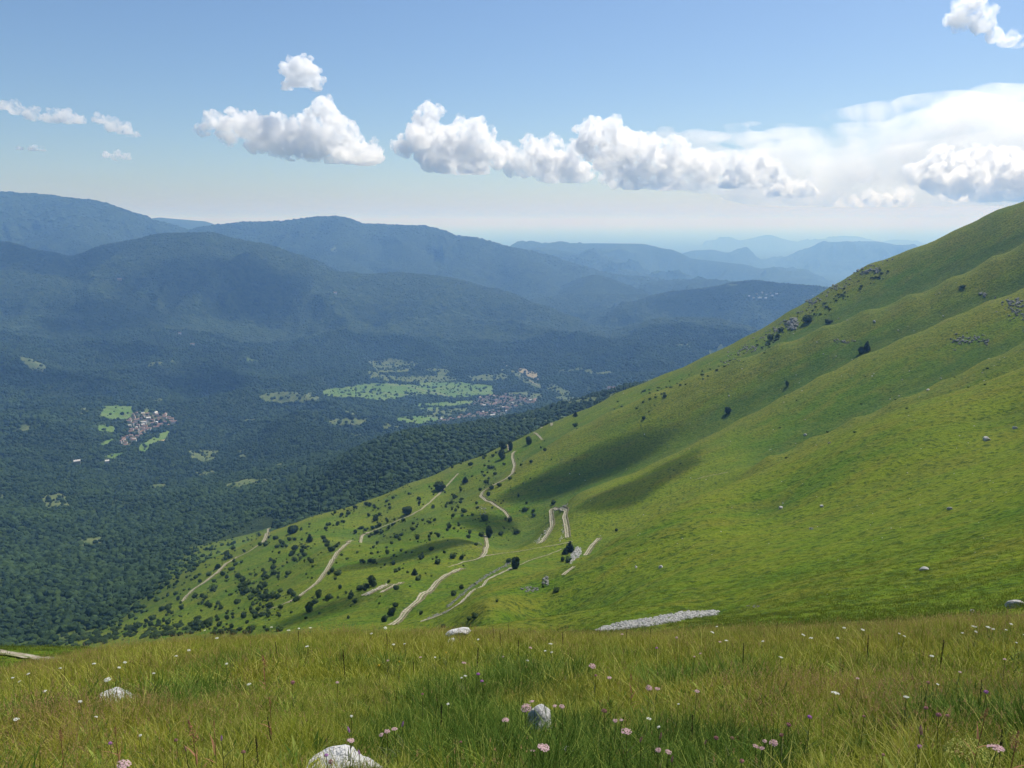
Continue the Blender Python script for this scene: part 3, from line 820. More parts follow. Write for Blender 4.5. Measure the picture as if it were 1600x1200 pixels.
TRACKS = [
    ('gravel_track', [(611, 977), (631, 957), (654, 938), (681, 910), (696, 899), (722, 888)], 3.0, 200),
    ('gravel_track', [(657, 972), (680, 964), (699, 956), (720, 943), (735, 927), (760, 907), (781, 897), (802, 887)], 2.0, 200),
    ('gravel_track', [(759.5, 837), (762, 852), (759, 864), (753, 871)], 2.8, 300),
    ('gravel_track', [(797, 811), (789, 800), (777, 792), (758, 782), (750.5, 775), (754.6, 768), (768, 760), (779, 754), (791, 748), (801, 739), (803.5, 727), (800, 714), (801, 708), (805, 705)], 3.0, 500),
    ('gravel_track', [(795, 704), (794, 694)], 3.0, 600), ('gravel_track', [(847, 687), (841, 681), (834, 676)], 2.8, 600), ('gravel_track', [(846, 669), (853, 662), (858, 659.5), (862, 665)], 3.6, 600),
    ('gravel_track', [(716, 740), (701, 756), (686, 772), (673, 784), (657, 797), (644, 804)], 3.0, 600), ('gravel_track', [(575, 832), (566, 837), (550, 845), (535, 856), (522, 870), (512, 887), (500, 905), (482, 921), (465, 934), (450, 942)], 3.0, 330),
    ('gravel_track', [(419, 826), (416, 837), (411, 847)], 4.5, 500), ('gravel_track', [(372, 870), (354, 880), (341, 893), (321, 909), (302, 921), (290, 932), (285, 940)], 3.6, 450), ('gravel_track', [(184, 917), (161, 928), (139, 943)], 3.6, 600), ('gravel_track', [(96, 932), (84, 941)], 4.0, 600),
    ('gravel_track', [(568, 931), (580, 925), (592, 920), (603, 914)], 4.4, 300), ('gravel_track', [(596, 926), (612, 917), (626, 910)], 2.6, 300),
    ('gravel_track', [(843.5, 849), (856, 834), (862, 822.5), (861, 807.5), (859.5, 797), (865, 793.8), (876, 794.6), (884, 798), (881, 809), (885, 828), (886, 840)], 3.1, 330),
    ('gravel_track', [(914, 868), (923, 854), (935.5, 841)], 2.8, 230), ('gravel_track', [(880, 899), (888, 892), (897, 886)], 1.9, 200),
    ('gravel_track', [(-40, 1019), (0, 1023), (30, 1026), (60, 1031), (90, 1036)], 1.5, 40),
    ('footpath', [(644, 804), (632, 809), (618, 815), (600, 822), (575, 832)], 2.2, 500), ('footpath', [(411, 847), (398, 856), (385, 864), (372, 870)], 2.4, 450),
    ('footpath', [(700, 886), (728, 877), (756, 869), (790, 864), (831, 858), (869, 852), (895, 846)], 1.3, 300), ('footpath', [(400, 960), (437, 947), (452, 940)], 1.5, 330),
    ('footpath', [(805, 886), (830, 875), (850, 869), (878, 858)], 1.0, 250), ('footpath', [(1090, 748), (1122, 741), (1137, 738)], 1.0, 250),
    ('valley_road', [(607, 600), (648, 606), (690, 616), (710, 622)], 6, 2500), ('valley_road', [(600, 614), (640, 617), (705, 622)], 5, 2500), ('valley_road', [(784, 562), (792, 572), (806, 580), (824, 592), (842, 603)], 6, 2500), ('valley_road', [(738, 624), (765, 631), (798, 639)], 7, 2500), ('valley_road', [(676, 661), (690, 657), (740, 650)], 5, 2500),
]
TRACK_XY = []
def drape(name, pts, width, rmin, lift):
    width *= .82
    P = np.array([hit(u, v, rmin) for u, v in pts])
    s = np.concatenate([[0], np.cumsum(np.hypot(np.diff(P[:, 0]), np.diff(P[:, 1])))])
    step = 1.5 if s[-1] < 900 else 5; n = max(4, int(s[-1] / step))
    t = np.linspace(0, s[-1], n)
    X, Y = np.interp(t, s, P[:, 0]), np.interp(t, s, P[:, 1])
    for _ in range(3):                     # round the corners
        k = max(1, int(3 / step)); 
        X[1:-1] = (X[:-2] + X[1:-1] * 2 + X[2:]) / 4; Y[1:-1] = (Y[:-2] + Y[1:-1] * 2 + Y[2:]) / 4
    dx, dy = np.gradient(X), np.gradient(Y); L = np.hypot(dx, dy) + 1e-9; nx, ny = -dy / L, dx / L
    TRACK_XY.append(np.stack([X, Y, np.full(n, width)], -1))
    ac = np.linspace(-1, 1, 7)
    w = width / 2 * (1 + .12 * vnoise(t / 9, t * 0, 5))
    GX = X[:, None] + nx[:, None] * ac * w[:, None]; GY = Y[:, None] + ny[:, None] * ac * w[:, None]
    GZ = mesh_z(GX.ravel(), GY.ravel()).reshape(GX.shape)
    GZ = GZ * .35 + .65 * GZ.mean(1, keepdims=True)      # the track is cut level into the slope
    base = mesh_z(GX.ravel(), GY.ravel()).reshape(GX.shape)
    GZ = np.maximum(GZ, base + .03) + lift
    V = np.stack([GX, GY, GZ], -1).reshape(-1, 3)
    m = len(ac); idx = np.arange(n * m).reshape(n, m)
    F = np.stack([idx[:-1, :-1], idx[:-1, 1:], idx[1:, 1:], idx[1:, :-1]], -1).reshape(-1, 4)
    me = np_mesh(name, V, F, track_mat); float_attr(me, 'across', np.tile(ac, n))
    o = set_props(link(name, me), kind='structure')
    return o
def bank(pts, width, rmin):
    """the raw earth bank cut on the uphill side"""
    P = np.array([hit(u, v, rmin) for u, v in pts]); s = np.concatenate([[0], np.cumsum(np.hypot(np.diff(P[:, 0]), np.diff(P[:, 1])))])
    n = max(4, int(s[-1] / 1.5)); t = np.linspace(0, s[-1], n); X, Y = np.interp(t, s, P[:, 0]), np.interp(t, s, P[:, 1])
    for _ in range(3): X[1:-1] = (X[:-2] + X[1:-1] * 2 + X[2:]) / 4; Y[1:-1] = (Y[:-2] + Y[1:-1] * 2 + Y[2:]) / 4
    dx, dy = np.gradient(X), np.gradient(Y); L = np.hypot(dx, dy) + 1e-9; nx, ny = -dy / L, dx / L
    up = mesh_z(X + nx * 3, Y + ny * 3) - mesh_z(X - nx * 3, Y - ny * 3)
    sg = np.where(up > 0, 1.0, -1.0); sg = np.sign(np.median(sg)) if abs(sg.mean()) > .5 else sg
    ac = np.array([.92, 1.1, 1.35, 1.6]); hh = np.array([.05, .5, .62, .12]); wv = .55 + .45 * vnoise(t / 5, t * 0 + 2, 8)
    GX = X[:, None] + (nx * sg)[:, None] * ac * width / 2; GY = Y[:, None] + (ny * sg)[:, None] * ac * width / 2
    GZ = mesh_z(GX.ravel(), GY.ravel()).reshape(GX.shape) + hh * (.4 + .9 * wv[:, None])
    idx = np.arange(n * 4).reshape(n, 4); F = np.stack([idx[:-1, :-1], idx[:-1, 1:], idx[1:, 1:], idx[1:, :-1]], -1).reshape(-1, 4)
    set_props(link('earth_bank', np_mesh('earth_bank', np.stack([GX, GY, GZ], -1).reshape(-1, 3), F, soil)), kind='structure')
for nm, pts, w, rmin in TRACKS:
    if nm == 'gravel_track' and 200 <= rmin < 600 and w >= 2.6: bank(pts, w, rmin)
    drape(nm, pts, w, rmin, .12 if rmin < 2000 else 1.0)
_tx = np.vstack(TRACK_XY)

# ------------------------------------------------------------------ single shrubs and trees on the slopes
SHRUB = [shrub_meshes(300 + i) for i in range(7)]
CONI = [shrub_meshes(400 + i, True, 900) for i in range(3)]
BIG = [shrub_meshes(500 + i, False, 2600) for i in range(3)]
def plant(name, u, v, px, kind, label, category, group=None, wide=1.0, rmin=150, pos=None, hgt=None):
    p = hit(u, v, rmin) if pos is None else pos
    h = px * math.hypot(p[0], p[1]) / F_PX * 1.0 if hgt is None else hgt
    lib = {'s': SHRUB, 'c': CONI, 'b': BIG}[kind]
    cm, tm = lib[random.randrange(len(lib))]
    e = bpy.data.objects.new(name, None); coll.objects.link(e); e.empty_display_size = .3
    e.location = (p[0], p[1], p[2] - .03 * h); e.rotation_euler = (0, 0, random.uniform(0, 6.28))
    e.scale = (h * wide, h * wide * random.uniform(.85, 1.1), h)
    a = link('crown', cm, e); b = link('trunk', tm, e)
    return set_props(e, label, category, group)
NAMED = [  # base pixel, height in pixels, kind, width factor, name, label
    (583, 916, 20, 'b', .95, 'round_tree', 'dark round leafy tree above the pale gravel turning place'),
    (563, 922, 11, 's', 1.5, 'shrub', 'low wide shrub left of the gravel turning place'),
    (648, 899, 13, 'c', 1.5, 'small_conifer', 'small pointed tree on the lit edge above the lower twin track'),
    (764, 839, 22, 'b', .75, 'dark_tree', 'tall dark tree at the top end of the short vertical track piece'),
    (752, 838, 10, 's', 1.3, 'shrub', 'dense shrub just left of the tall dark tree by the short track piece'),
    (805, 889, 25, 'b', .85, 'lone_tree', 'lone dark leafy tree standing on the walled track, its trunk showing'),
    (795, 879, 9, 's', 1.6, 'shrub', 'low shrub just behind the lone dark tree on the walled track'),
    (757, 813, 13, 's', 1.3, 'shrub', 'dark shrub among pale rocks below the bend of the upper track'),
    (797, 814, 8, 's', 1.4, 'shrub', 'dark shrub at the lower end of the upper winding track'),
    (763, 775, 9, 's', .9, 'shrub', 'small upright shrub inside the bend of the upper track'),
    (727, 754, 11, 'c', 1.7, 'small_conifer', 'small pointed conifer right of the upper straight track'),
    (687, 766, 16, 'b', 1.5, 'thicket', 'wide dark thicket beside the top of the upper straight track'),
    (637, 803, 15, 'b', 1.6, 'thicket', 'wide greyish thicket at the lower end of the upper straight track'),
    (612, 872, 0, 's', 1, '', ''),
    (605, 866, 11, 's', .8, 'shrub', 'upright dark shrub alone on the shaded slope between the tracks'),
    (612, 962, 16, 'b', 1.0, 'leafy_tree', 'leafy tree rising behind the meadow edge left of the lower twin track'),
    (600, 972, 14, 'b', 1.0, 'leafy_tree', 'front tree of the two behind the meadow edge by the lower twin track'),
    (618, 948, 9, 's', 1.2, 'shrub', 'shrub just above the pair of trees by the lower twin track'),
    (709, 931, 13, 's', 1.1, 'shrub', 'rounded green shrub between the two lower tracks'),
    (721, 920, 9, 's', 1.1, 'shrub', 'tilted dark shrub just above the rounded one between the lower tracks'),
    (733, 969, 9, 's', 1.3, 'shrub', 'low shrub on the grass below the walled track'),
    (658, 960, 9, 's', 1.0, 'shrub', 'small dark shrub between the lower tracks near the meadow edge'),
    (693, 981, 9, 's', 1.1, 'shrub', 'small dark shrub poking over the meadow edge behind the grass'),
    (555, 942, 10, 's', 1.1, 'shrub', 'shrub below the gravel turning place on the left'),
    (484, 847, 15, 'c', 1.4, 'small_conifer', 'dark pointed conifer alone on the pale slope left of the long track'),
    (457, 833, 15, 'b', 1.6, 'thicket', 'wide pale grey-green thicket near the edge of the wood'),
    (430, 843, 9, 's', 1.2, 'shrub', 'shrub right of the short track piece at the edge of the wood'),
    (498, 934, 16, 'b', .95, 'round_tree', 'dark round tree just right of the lower end of the long track'),
    (484, 956, 18, 'b', .9, 'round_tree', 'dark round tree in the shaded hollow behind the meadow edge'),
    (381, 966, 13, 's', .9, 'shrub', 'upright shrub in the row above the meadow edge on the left'),
    (422, 950, 12, 's', 1.3, 'shrub', 'broad shrub in the row beside the faint path'),
    (403, 955, 11, 's', .9, 'shrub', 'upright shrub left of the broad one beside the faint path'),
    (392, 954, 10, 's', .8, 'shrub', 'leftmost upright shrub of the row beside the faint path'),
    (343, 978, 10, 's', 1.2, 'shrub', 'dark shrub at the left end of the row above the meadow edge'),
    (827, 694, 14, 'b', 1.0, 'round_tree', 'dark round tree below the top end of the highest track'),
    (786, 702, 15, 'b', .9, 'leafy_tree', 'tree of the roadside clump nearest the top of the winding track'),
    (798, 703, 17, 'b', .7, 'leafy_tree', 'tall tree of the roadside clump right of the short track gap'),
    (785, 717, 17, 'b', 1.0, 'leafy_tree', 'lowest and broadest tree of the roadside clump'),
    (899, 667, 9, 's', 1.2, 'shrub', 'dark round shrub alone below the ridge line by the highest track'),
    (899, 651, 8, 'c', 2.0, 'small_conifer', 'tiny pointed tree on the ridge line above the highest track'),
    (1137, 646, 12, 'b', 1.0, 'lone_tree', 'lone dark round tree in the middle of the big grass slope'),
    (1345, 553, 13, 'b', .85, 'leafy_tree', 'left tree of the dark pair high on the grass slope'),
    (1354, 548, 15, 'c', 1.3, 'conifer_tree', 'pointed tree of the dark pair high on the grass slope'),
    (1230, 603, 10, 's', .7, 'shrub', 'narrow dark shrub in the gully below the bright spur'),
    (1504, 450, 5, 's', 1.8, 'shrub', 'tiny dark shrub high on the upper right slope'),
    (1204, 531, 11, 's', 1.3, 'shrub', 'dark shrub lowest of those among the ridge rocks'),
    (1220, 518, 8, 's', 1.3, 'shrub', 'small dark shrub between the ridge rocks'),
    (1260, 504, 13, 's', 1.4, 'shrub', 'largest dark shrub right of the grey ridge outcrop'),
    (1294, 505, 8, 's', 1.8, 'shrub', 'wide low shrub on the ridge above the bright spur'),
    (890, 862, 20, 'c', 1.5, 'small_conifer', 'dark pointed conifer beside the stone patch under the hairpin'),
    (883, 866, 12, 'c', 1.6, 'small_conifer', 'shorter conifer just left of the dark pointed one'),
    (887, 879, 12, 's', 1.2, 'shrub', 'bright green round shrub beside the grey stone patch'),
    (879, 877, 10, 's', 1.0, 'shrub', 'dark shrub left of the grey stone patch'),
    (864, 788, 8, 's', 1.4, 'shrub', 'dark shrub just above the top of the hairpin bend'),
    (834, 807, 7, 's', 1.3, 'shrub', 'dark shrub left of the hairpin bend'),
    (963, 830, 6, 's', 1.2, 'shrub', 'small dark shrub on the near spur right of the hairpin'),
]
used_px = []
for u, v, px, kind, wide, name, label in NAMED:
    if px: plant(name, u, v, px, kind, label, 'conifer' if 'conifer' in name else 'tree' if 'tree' in name else 'shrub', None, wide); used_px.append((u, v))
used_px = np.array(used_px)
DENS = [  # u, v, sigma u, sigma v, weight : where scrub stands thick
    (640, 780, 60, 22, 1.0), (560, 815, 60, 20, 1.0), (500, 850, 50, 25, .8), (430, 870, 45, 30, .8), (380, 900, 45, 30, .7), (330, 950, 40, 20, .8), (760, 740, 40, 30, .6), (740, 820, 35, 25, .5),
    (600, 860, 60, 25, .35), (420, 945, 60, 12, .7), (820, 690, 30, 15, .5), (300, 970, 60, 20, 1.2), (560, 930, 50, 15, .4), (680, 920, 60, 25, .12), (840, 830, 30, 20, .2), (1180, 530, 60, 14, .25), (1000, 600, 60, 12, .12), (250, 985, 60, 14, 1.2)]
def scrub_density(u, v):
    s = np.full(np.shape(u), .012)
    for a, b, c, d, w in DENS: s = s + w * np.exp(-((u - a) / c) ** 2 / 2 - ((v - b) / d) ** 2 / 2)
    return s
r_ = np.random.default_rng(55)
spots = []
while len(spots) < 1050:
    u, v = r_.uniform(180, 1250), r_.uniform(520, 992)
    edge = np.interp(u, WOOD[:, 0], WOOD[:, 1])
    if v < edge + 1 or v > np.interp(u, LIP[:, 0], LIP[:, 1]) - 12 or r_.uniform() > scrub_density(u, v) * 1.1: continue
    if np.min(np.hypot(used_px[:, 0] - u, used_px[:, 1] - v)) < 7: continue
    clump = fbm(np.array([u / 22.]), np.array([v / 12.]), 77, 2)[0]
    if clump < .05 and r_.uniform() < .85: continue
    if u > 870 and (r_.uniform() < .6 or v > edge + 130): continue
    p = hit(u, v, 150)
    if np.min(np.hypot(_tx[:, 0] - p[0], _tx[:, 1] - p[1])) < 4: continue
    rr = math.hypot(p[0], p[1])
    if rr > 1200: continue
    h = (1.0 + 4.2 * r_.uniform() ** 2.8) * (1.25 if u < 420 else 1.0)
    h = min(h, 10.0 * rr / F_PX)
    if rr < 330 and r_.uniform() < .6: continue
    spots.append((h * F_PX / rr, u, v, p, h))
spots.sort(key=lambda q: -q[0])
PLACES = [(700, 760, 'beside the upper straight track'), (640, 790, 'left of the upper straight track'), (580, 805, 'on the pale slope under the edge of the wood'), (510, 825, 'near the wood edge above the long track'), (780, 710, 'around the top of the winding track'), (840, 690, 'near the highest track piece'),
          (740, 825, 'in the hollow below the winding track'), (600, 850, 'on the spur right of the long track'), (520, 890, 'close beside the long track'), (440, 860, 'on the slope left of the long track'), (400, 910, 'low on the slope left of the long track'), (350, 930, 'by the lowest short track'), (420, 955, 'in the row along the faint path'), (320, 970, 'at the foot of the wood just above the meadow edge'),
          (560, 930, 'around the gravel turning place'), (660, 930, 'between the lower twin tracks'), (840, 830, 'near the hairpin bend'), (1180, 530, 'along the rocky ridge line'), (1000, 600, 'on the bare upper ridge flank'), (250, 985, 'in the lower left corner of the slope'), (700, 870, 'in the shaded valley between the tracks'), (900, 700, 'on the bright slope above the cloud shadow')]
for px, u, v, p, h in spots[:235]:
    pl = min(PLACES, key=lambda q: math.hypot(q[0] - u, (q[1] - v) * 1.6))[2]; wd = random.uniform(.9, 1.6)
    sz = 'larger' if px > 7.5 else 'small' if px > 5.5 else 'tiny'; sh = 'spreading' if wd > 1.25 else 'rounded'
    plant('shrub', u, v, px, 's', f'{sz} {sh} dark green shrub {pl}', 'shrub', 'shrubs ' + pl, wd, pos=p, hgt=h)
rest = spots[235:]
_n = len(rest)
small = [link('scrub_bush', q[0]) for q in SHRUB[:4]]
for o in small: coll.objects.unlink(o)
_h = np.array([q[4] for q in rest])
scatter('scrub', [q[3] - np.array([0, 0, .05]) for q in rest], _h * r_.uniform(1, 1.6, _n), r_.uniform(0, 6.28, _n), r_.integers(0, 4, _n), proto_collection('scrub_bushes', small), zscale=_h)

# ------------------------------------------------------------------ houses
def plain_mat(name, c0, c1, scale=.3, rough=.9):
    M = Mat(name); co = M.node('ShaderNodeTexCoord').outputs['Object']; rnd = M.node('ShaderNodeObjectInfo').outputs['Random']
    return M.surf(M.mix(M.math('MULTIPLY_ADD', M.noise(co, scale, 4, .6), .4, M.math('MULTIPLY', rnd, .6)), c0, c1), rough, .15)
wall_m = plain_mat('plaster_wall', (.28, .26, .22), (.62, .60, .55)); roof_m = plain_mat('clay_roof', (.15, .095, .07), (.30, .20, .145)); pale_roof = plain_mat('pale_roof', (.40, .38, .35), (.66, .64, .60))
def house_mesh(L, W, H, R, eave=.5):
    a, b = L / 2, W / 2
    wv = [(-a, -b, -3), (a, -b, -3), (a, b, -3), (-a, b, -3), (-a, -b, H), (a, -b, H), (a, b, H), (-a, b, H), (-a, 0, H + R), (a, 0, H + R)]
    wf = [(0, 1, 5, 4), (2, 3, 7, 6), (1, 2, 6, 9, 5), (3, 0, 4, 8, 7)]
    w = bpy.data.meshes.new('wall'); w.from_pydata(wv, [], wf); w.materials.append(wall_m)
    k = eave * R / b; a2, b2 = a + eave, b + eave
    top = [(-a2, -b2, H - k), (a2, -b2, H - k), (a2, 0, H + R), (-a2, 0, H + R), (-a2, b2, H - k), (a2, b2, H - k)]
    rv = [(x, y, z + .28) for x, y, z in top] + [(x, y, z + .03) for x, y, z in top]
    rf = [(0, 1, 2, 3), (3, 2, 5, 4), (7, 6, 9, 8), (8, 9, 10, 11), (0, 6, 7, 1), (4, 5, 11, 10), (0, 3, 9, 6), (3, 4, 10, 9), (1, 7, 8, 2), (2, 8, 11, 5)]
    r = bpy.data.meshes.new('roof'); r.from_pydata(rv, [], rf); r.materials.append(roof_m)
    return w, r
HOUSES = [house_mesh(*a) for a in [(11, 8, 6, 2.4), (14, 9, 6.5, 2.7), (9, 7.5, 7, 2.3), (18, 9, 6, 2.6), (24, 11, 5, 2.4)]]
def pale(me):
    c = me.copy(); c.materials.clear(); c.materials.append(pale_roof); return c
PALE = [pale(h[1]) for h in HOUSES]
r_ = np.random.default_rng(9)
GL_ = [('the left hillside village', 'houses of the left hillside village'), ('the main valley village', 'houses of the valley village'),
       ('the lower valley row of houses', 'houses of the lower valley row'), ('the remote far ridge village', 'houses of the far ridge village'), ('the farms past the grass slope', 'houses by the wood beyond the slope')]
placed = []
def house(p, rot, k, light, s, label, group=None):
    e = bpy.data.objects.new('house', None); coll.objects.link(e); e.location = p; e.rotation_euler = (0, 0, rot); e.scale = (s, s, s)
    link('wall', HOUSES[k][0], e); link('roof', PALE[k] if light else HOUSES[k][1], e)
    set_props(e, label, 'house', group)
for (poly, n), (lab, grp) in zip(HAMLETS, GL_):
    P = np.array(poly, float); k = 0; tries = 0
    while k < n and tries < 6000:
        tries += 1
        u, v = r_.uniform(P[:, 0].min(), P[:, 0].max()), r_.uniform(P[:, 1].min(), P[:, 1].max())
        if not in_poly(np.array([u]), np.array([v]), poly)[0]: continue
        p = hit(u, v, 2000); R = math.hypot(p[0], p[1])
        if placed and min(math.hypot(p[0] - q[0], p[1] - q[1]) for q in placed) < (15 if R < 5000 else 40): continue
        placed.append(p); k += 1
        kk = int(r_.choice(5, p=[.32, .26, .2, .16, .06])); s = 1.0 if R < 5000 else 1.25
        pale_ = r_.uniform() < (.12 if R < 5000 else .8); cu, cv = P[:, 0].mean(), P[:, 1].mean()
        side = ('upper ' if v < cv else 'lower ') + ('left' if u < cu - (P[:, 0].max() - cu) * .3 else 'right' if u > cu + (P[:, 0].max() - cu) * .3 else 'middle')
        kind_ = ['small', 'broad', 'narrow', 'long', 'very long'][kk] + (' pale-roofed' if pale_ else ' clay-roofed')
        house((p[0], p[1], p[2] + 1), .35 + r_.normal() * .25 + (1.57 if r_.uniform() < .3 else 0), kk, pale_, s, f'{kind_} house in the {side} part of {lab}', grp)
for u, v, k, lab in [(121, 726, 1, 'lone whitish house in the wood below the left village'), (168, 726, 2, 'lone pale house in the wood between the left village and the slope'), (301, 540, 3, 'lone pale farmhouse in the dark wood on the left hills'), (281, 523, 1, 'tiny white house high in the wood above the left village'), (187, 439, 3, 'faint pale farm on the blue hill at the upper left'), (524, 460, 1, 'faint white house in the notch between the blue hills')]:
    p = hit(u, v, 1500); house((p[0], p[1], p[2] + 4), .5, k, v > 600, 1.1 if v > 500 else 1.4, lab)

# ------------------------------------------------------------------ rocks
def rock_material(grey=False, white=False):
    M = Mat('grey_crag' if grey else 'white_limestone' if white else 'pale_limestone'); co = M.node('ShaderNodeTexCoord').outputs['Object']; rnd = M.node('ShaderNodeObjectInfo').outputs['Random']
    n = M.noise(co, 2.2, 8, .7); sp = M.noise(co, 9, 5, .7); cr = M.node('ShaderNodeTexVoronoi', feature='DISTANCE_TO_EDGE', Scale=2.6)
    M.l.new(M.node('ShaderNodeVectorMath', operation='ADD').outputs[0], cr.inputs['Vector']) if False else M.l.new(co, cr.inputs['Vector'])
    c = M.mix(M.ramp(n, .35, .65), (.30, .29, .27), (.60, .585, .55)); c = M.mix(M.math('MULTIPLY', M.ramp(sp, .56, .70), .7), c, (.16, .155, .14))
    c = M.mix(M.math('MULTIPLY', M.ramp(cr.outputs['Distance'], .05, .0), .5), c, (.14, .13, .11)); c = M.mix(M.math('MULTIPLY', rnd, .25), c, (.32, .32, .30))
    if white: c = M.mix(.62, c, (.86, .85, .81))
    if grey: c = M.mix(.62, c, (.075, .085, .06))
    return M.surf(c, .9, .15, M.bump(M.math('ADD', n, M.math('MULTIPLY', sp, .5)), 1.0, .12))
rock_m = rock_material()
crag_m = rock_material(True)
def rock_mesh(name, seed, sub, flat=.6, angular=.5):
    v, f = (ICO1, ICO2, ICO3, ICO4)[sub - 1]; v = v.copy(); r = np.random.default_rng(seed)
    for _ in range(int(7 + 5 * angular)):        # break planes off the block
        n = r.normal(size=3); n /= np.linalg.norm(n); d = r.uniform(.55, .88)
        h = v @ n; m = h > d; v[m] -= np.outer(h[m] - d, n) * .92
    v *= (1 + .10 * noise3(v, 2.2, seed) + .05 * noise3(v, 5, seed + 3) + .03 * noise3(v, 11, seed + 4))[:, None]
    v *= np.array([.55, .42, .5 * flat]) * np.array([1, r.uniform(.8, 1.15), 1])
    return np_mesh(name, v, f, rock_m, smooth=sub >= 4)
ROCKS = [rock_mesh('rock', 700 + i, 3, .75) for i in range(8)]
def rock(u, v, px, label, name='rock', cat='rock', me=None, group=None, rmin=25, sink=.15, rot=None, sz=1.0):
    p = hit(u, v, rmin); s = px * math.hypot(p[0], p[1]) / F_PX
    o = link(name, me or ROCKS[random.randrange(8)], None, (p[0], p[1], p[2] + s * .12 * sz), (random.uniform(-.2, .2), random.uniform(-.2, .2), random.uniform(0, 6) if rot is None else rot), (s, s, s * sz))
    return set_props(o, label, cat, group)
for u, v, px, lab in [(1587, 950, 26, 'pale rock with dark side at the right edge above the meadow'), (1443, 891, 13, 'small pale rock alone on the near right slope'), (1220, 795, 9, 'small white rock in the middle of the near green slope'),
                      (1033, 887, 8, 'right one of the two tiny white rocks above the scree'), (994, 887, 7, 'left one of the two tiny white rocks above the scree'), (1520, 957, 9, 'small whitish rock just above the meadow edge on the right'),
                      (1541, 688, 11, 'grey rock high on the right slope below the yellow spur'), (1586, 670, 7, 'small pale stone near the right frame edge on the near spur'), (1284, 792, 7, 'small grey stone right of the middle white rock'),
                      (1268, 827, 7, 'small grey stone below the middle of the near slope'), (1484, 796, 8, 'flat pale stone on the right part of the near slope'), (1258, 680, 6, 'tiny pale stone in the gully at the slope middle'),
                      (1450, 610, 5, 'tiny white stone in the upper gully on the right'), (1296, 693, 5, 'tiny stone on the crest of the near spur'), (1366, 503, 5, 'tiny pale stone on the bright upper spur')]:
    rock(u, v, px, lab)
def outcrop(u, v, w, h, n, label, rmin=150, name='rock_outcrop', px=5, seed=1, flat=False):
    """one outcrop: blocks grown together in one mesh"""
    r = np.random.default_rng(seed); c = hit(u, v, rmin); parts = []
    for k in range(n * 2):
        a, q = r.uniform(0, 6.28), math.sqrt(r.uniform())
        p = hit(u + w / 2 * q * math.cos(a), v + h / 2 * q * math.sin(a), rmin)
        if abs(math.hypot(p[0], p[1]) - math.hypot(c[0], c[1])) > 40 + .2 * math.hypot(c[0], c[1]): continue
        s = px * .7 * r.uniform(.45, 1.3) * math.hypot(p[0], p[1]) / F_PX
        src = ROCKS[k % 8]; vv = np.empty(len(src.vertices) * 3, np.float32); src.vertices.foreach_get('co', vv); vv = vv.reshape(-1, 3)
        ff = np.array([g.vertices[:] for g in src.polygons]); ca, sa = math.cos(a), math.sin(a)
        vv = vv @ np.array([[ca, sa, 0], [-sa, ca, 0], [0, 0, 1]]) * s + (p - c) + [0, 0, s * .12]
        parts.append((vv, ff))
    V, F = merge(parts); me = np_mesh(name, V, np.vstack(F), crag_m, False)
    return set_props(link(name, me, None, c), label, 'rock outcrop')
outcrop(1237, 507, 22, 20, 22, 'grey craggy outcrop on the ridge line among dark shrubs', seed=1, px=8)
outcrop(1217, 516, 14, 6, 8, 'small pale crag left of the grey ridge outcrop', seed=2)
outcrop(1172, 545, 36, 10, 12, 'string of low grey rocks down the ridge line', seed=3, px=4)
outcrop(1300, 448, 22, 8, 9, 'broken rocks along the skyline of the ridge', seed=4, px=5)
outcrop(1352, 424, 50, 9, 14, 'grey crags forming the bump on the skyline', seed=5, px=6)
outcrop(1270, 470, 26, 10, 12, 'pale rocks stepping up the skyline above the shrubs', seed=6, px=5)
outcrop(1320, 533, 34, 8, 12, 'row of pale stones left of the dark tree pair', seed=7, px=4)
outcrop(1512, 532, 40, 12, 14, 'scattered grey rocks in the upper gully on the right', seed=8, px=5)
outcrop(1588, 478, 24, 22, 18, 'rocky patch near the right edge under the top ridge', seed=9, px=5)
outcrop(1536, 461, 12, 8, 6, 'small dark crag on the upper right slope', seed=10, px=5)
outcrop(852, 908, 14, 14, 9, 'pale rock slab standing out of the slope below the conifers', seed=11, px=8, rmin=200)
outcrop(826, 921, 30, 8, 12, 'low band of pale rocks in the grass left of the rock slab', seed=12, px=6, rmin=180)
outcrop(1178, 948, 22, 4, 9, 'thin strip of flat stones above the meadow edge', seed=13, px=4, rmin=50)
outcrop(752, 798, 16, 14, 10, 'pale rocks among shrubs below the track bend', seed=14, px=4)
outcrop(748, 852, 10, 10, 6, 'grey rocks left of the short vertical track piece', seed=15, px=4)
# stones: scree fields and the walls of piled stones along the tracks
def stones(name, poly, n, px, label, seed, rmin, line=False, grey=False):
    r = np.random.default_rng(seed); P = np.array(poly, float); pts, sc = [], []
    s = np.concatenate([[0], np.cumsum(np.hypot(np.diff(P[:, 0]), np.diff(P[:, 1])))])
    while len(pts) < n:
        if line:
            t = r.uniform(0, s[-1]); u, v = np.interp(t, s, P[:, 0]) + r.normal() * line, np.interp(t, s, P[:, 1]) + r.normal() * line
        else:
            u, v = r.uniform(P[:, 0].min(), P[:, 0].max()), r.uniform(P[:, 1].min(), P[:, 1].max())
            if not in_poly(np.array([u + 3 * vnoise(np.array([v / 3.]), np.array([1.]))[0]]), np.array([v]), poly)[0]: continue
        p = hit(u, v, rmin); k = px * r.uniform(.45, 1.25) * math.hypot(p[0], p[1]) / F_PX
        pts.append(p + [0, 0, k * .08]); sc.append(k)
    sc = np.array(sc); n = len(sc)
    o = scatter(name, pts, sc, r.uniform(0, 6.28, n), r.integers(0, 5, n), crag_c if grey else stone_c, zscale=sc * r.uniform(.7, 1.1, n), tilt=(r.uniform(-.4, .4, n), r.uniform(-.4, .4, n)))
    return set_props(o, label)
st = [link('loose_stone', rock_mesh('loose_stone', 900 + i, 2, .8)) for i in range(5)]
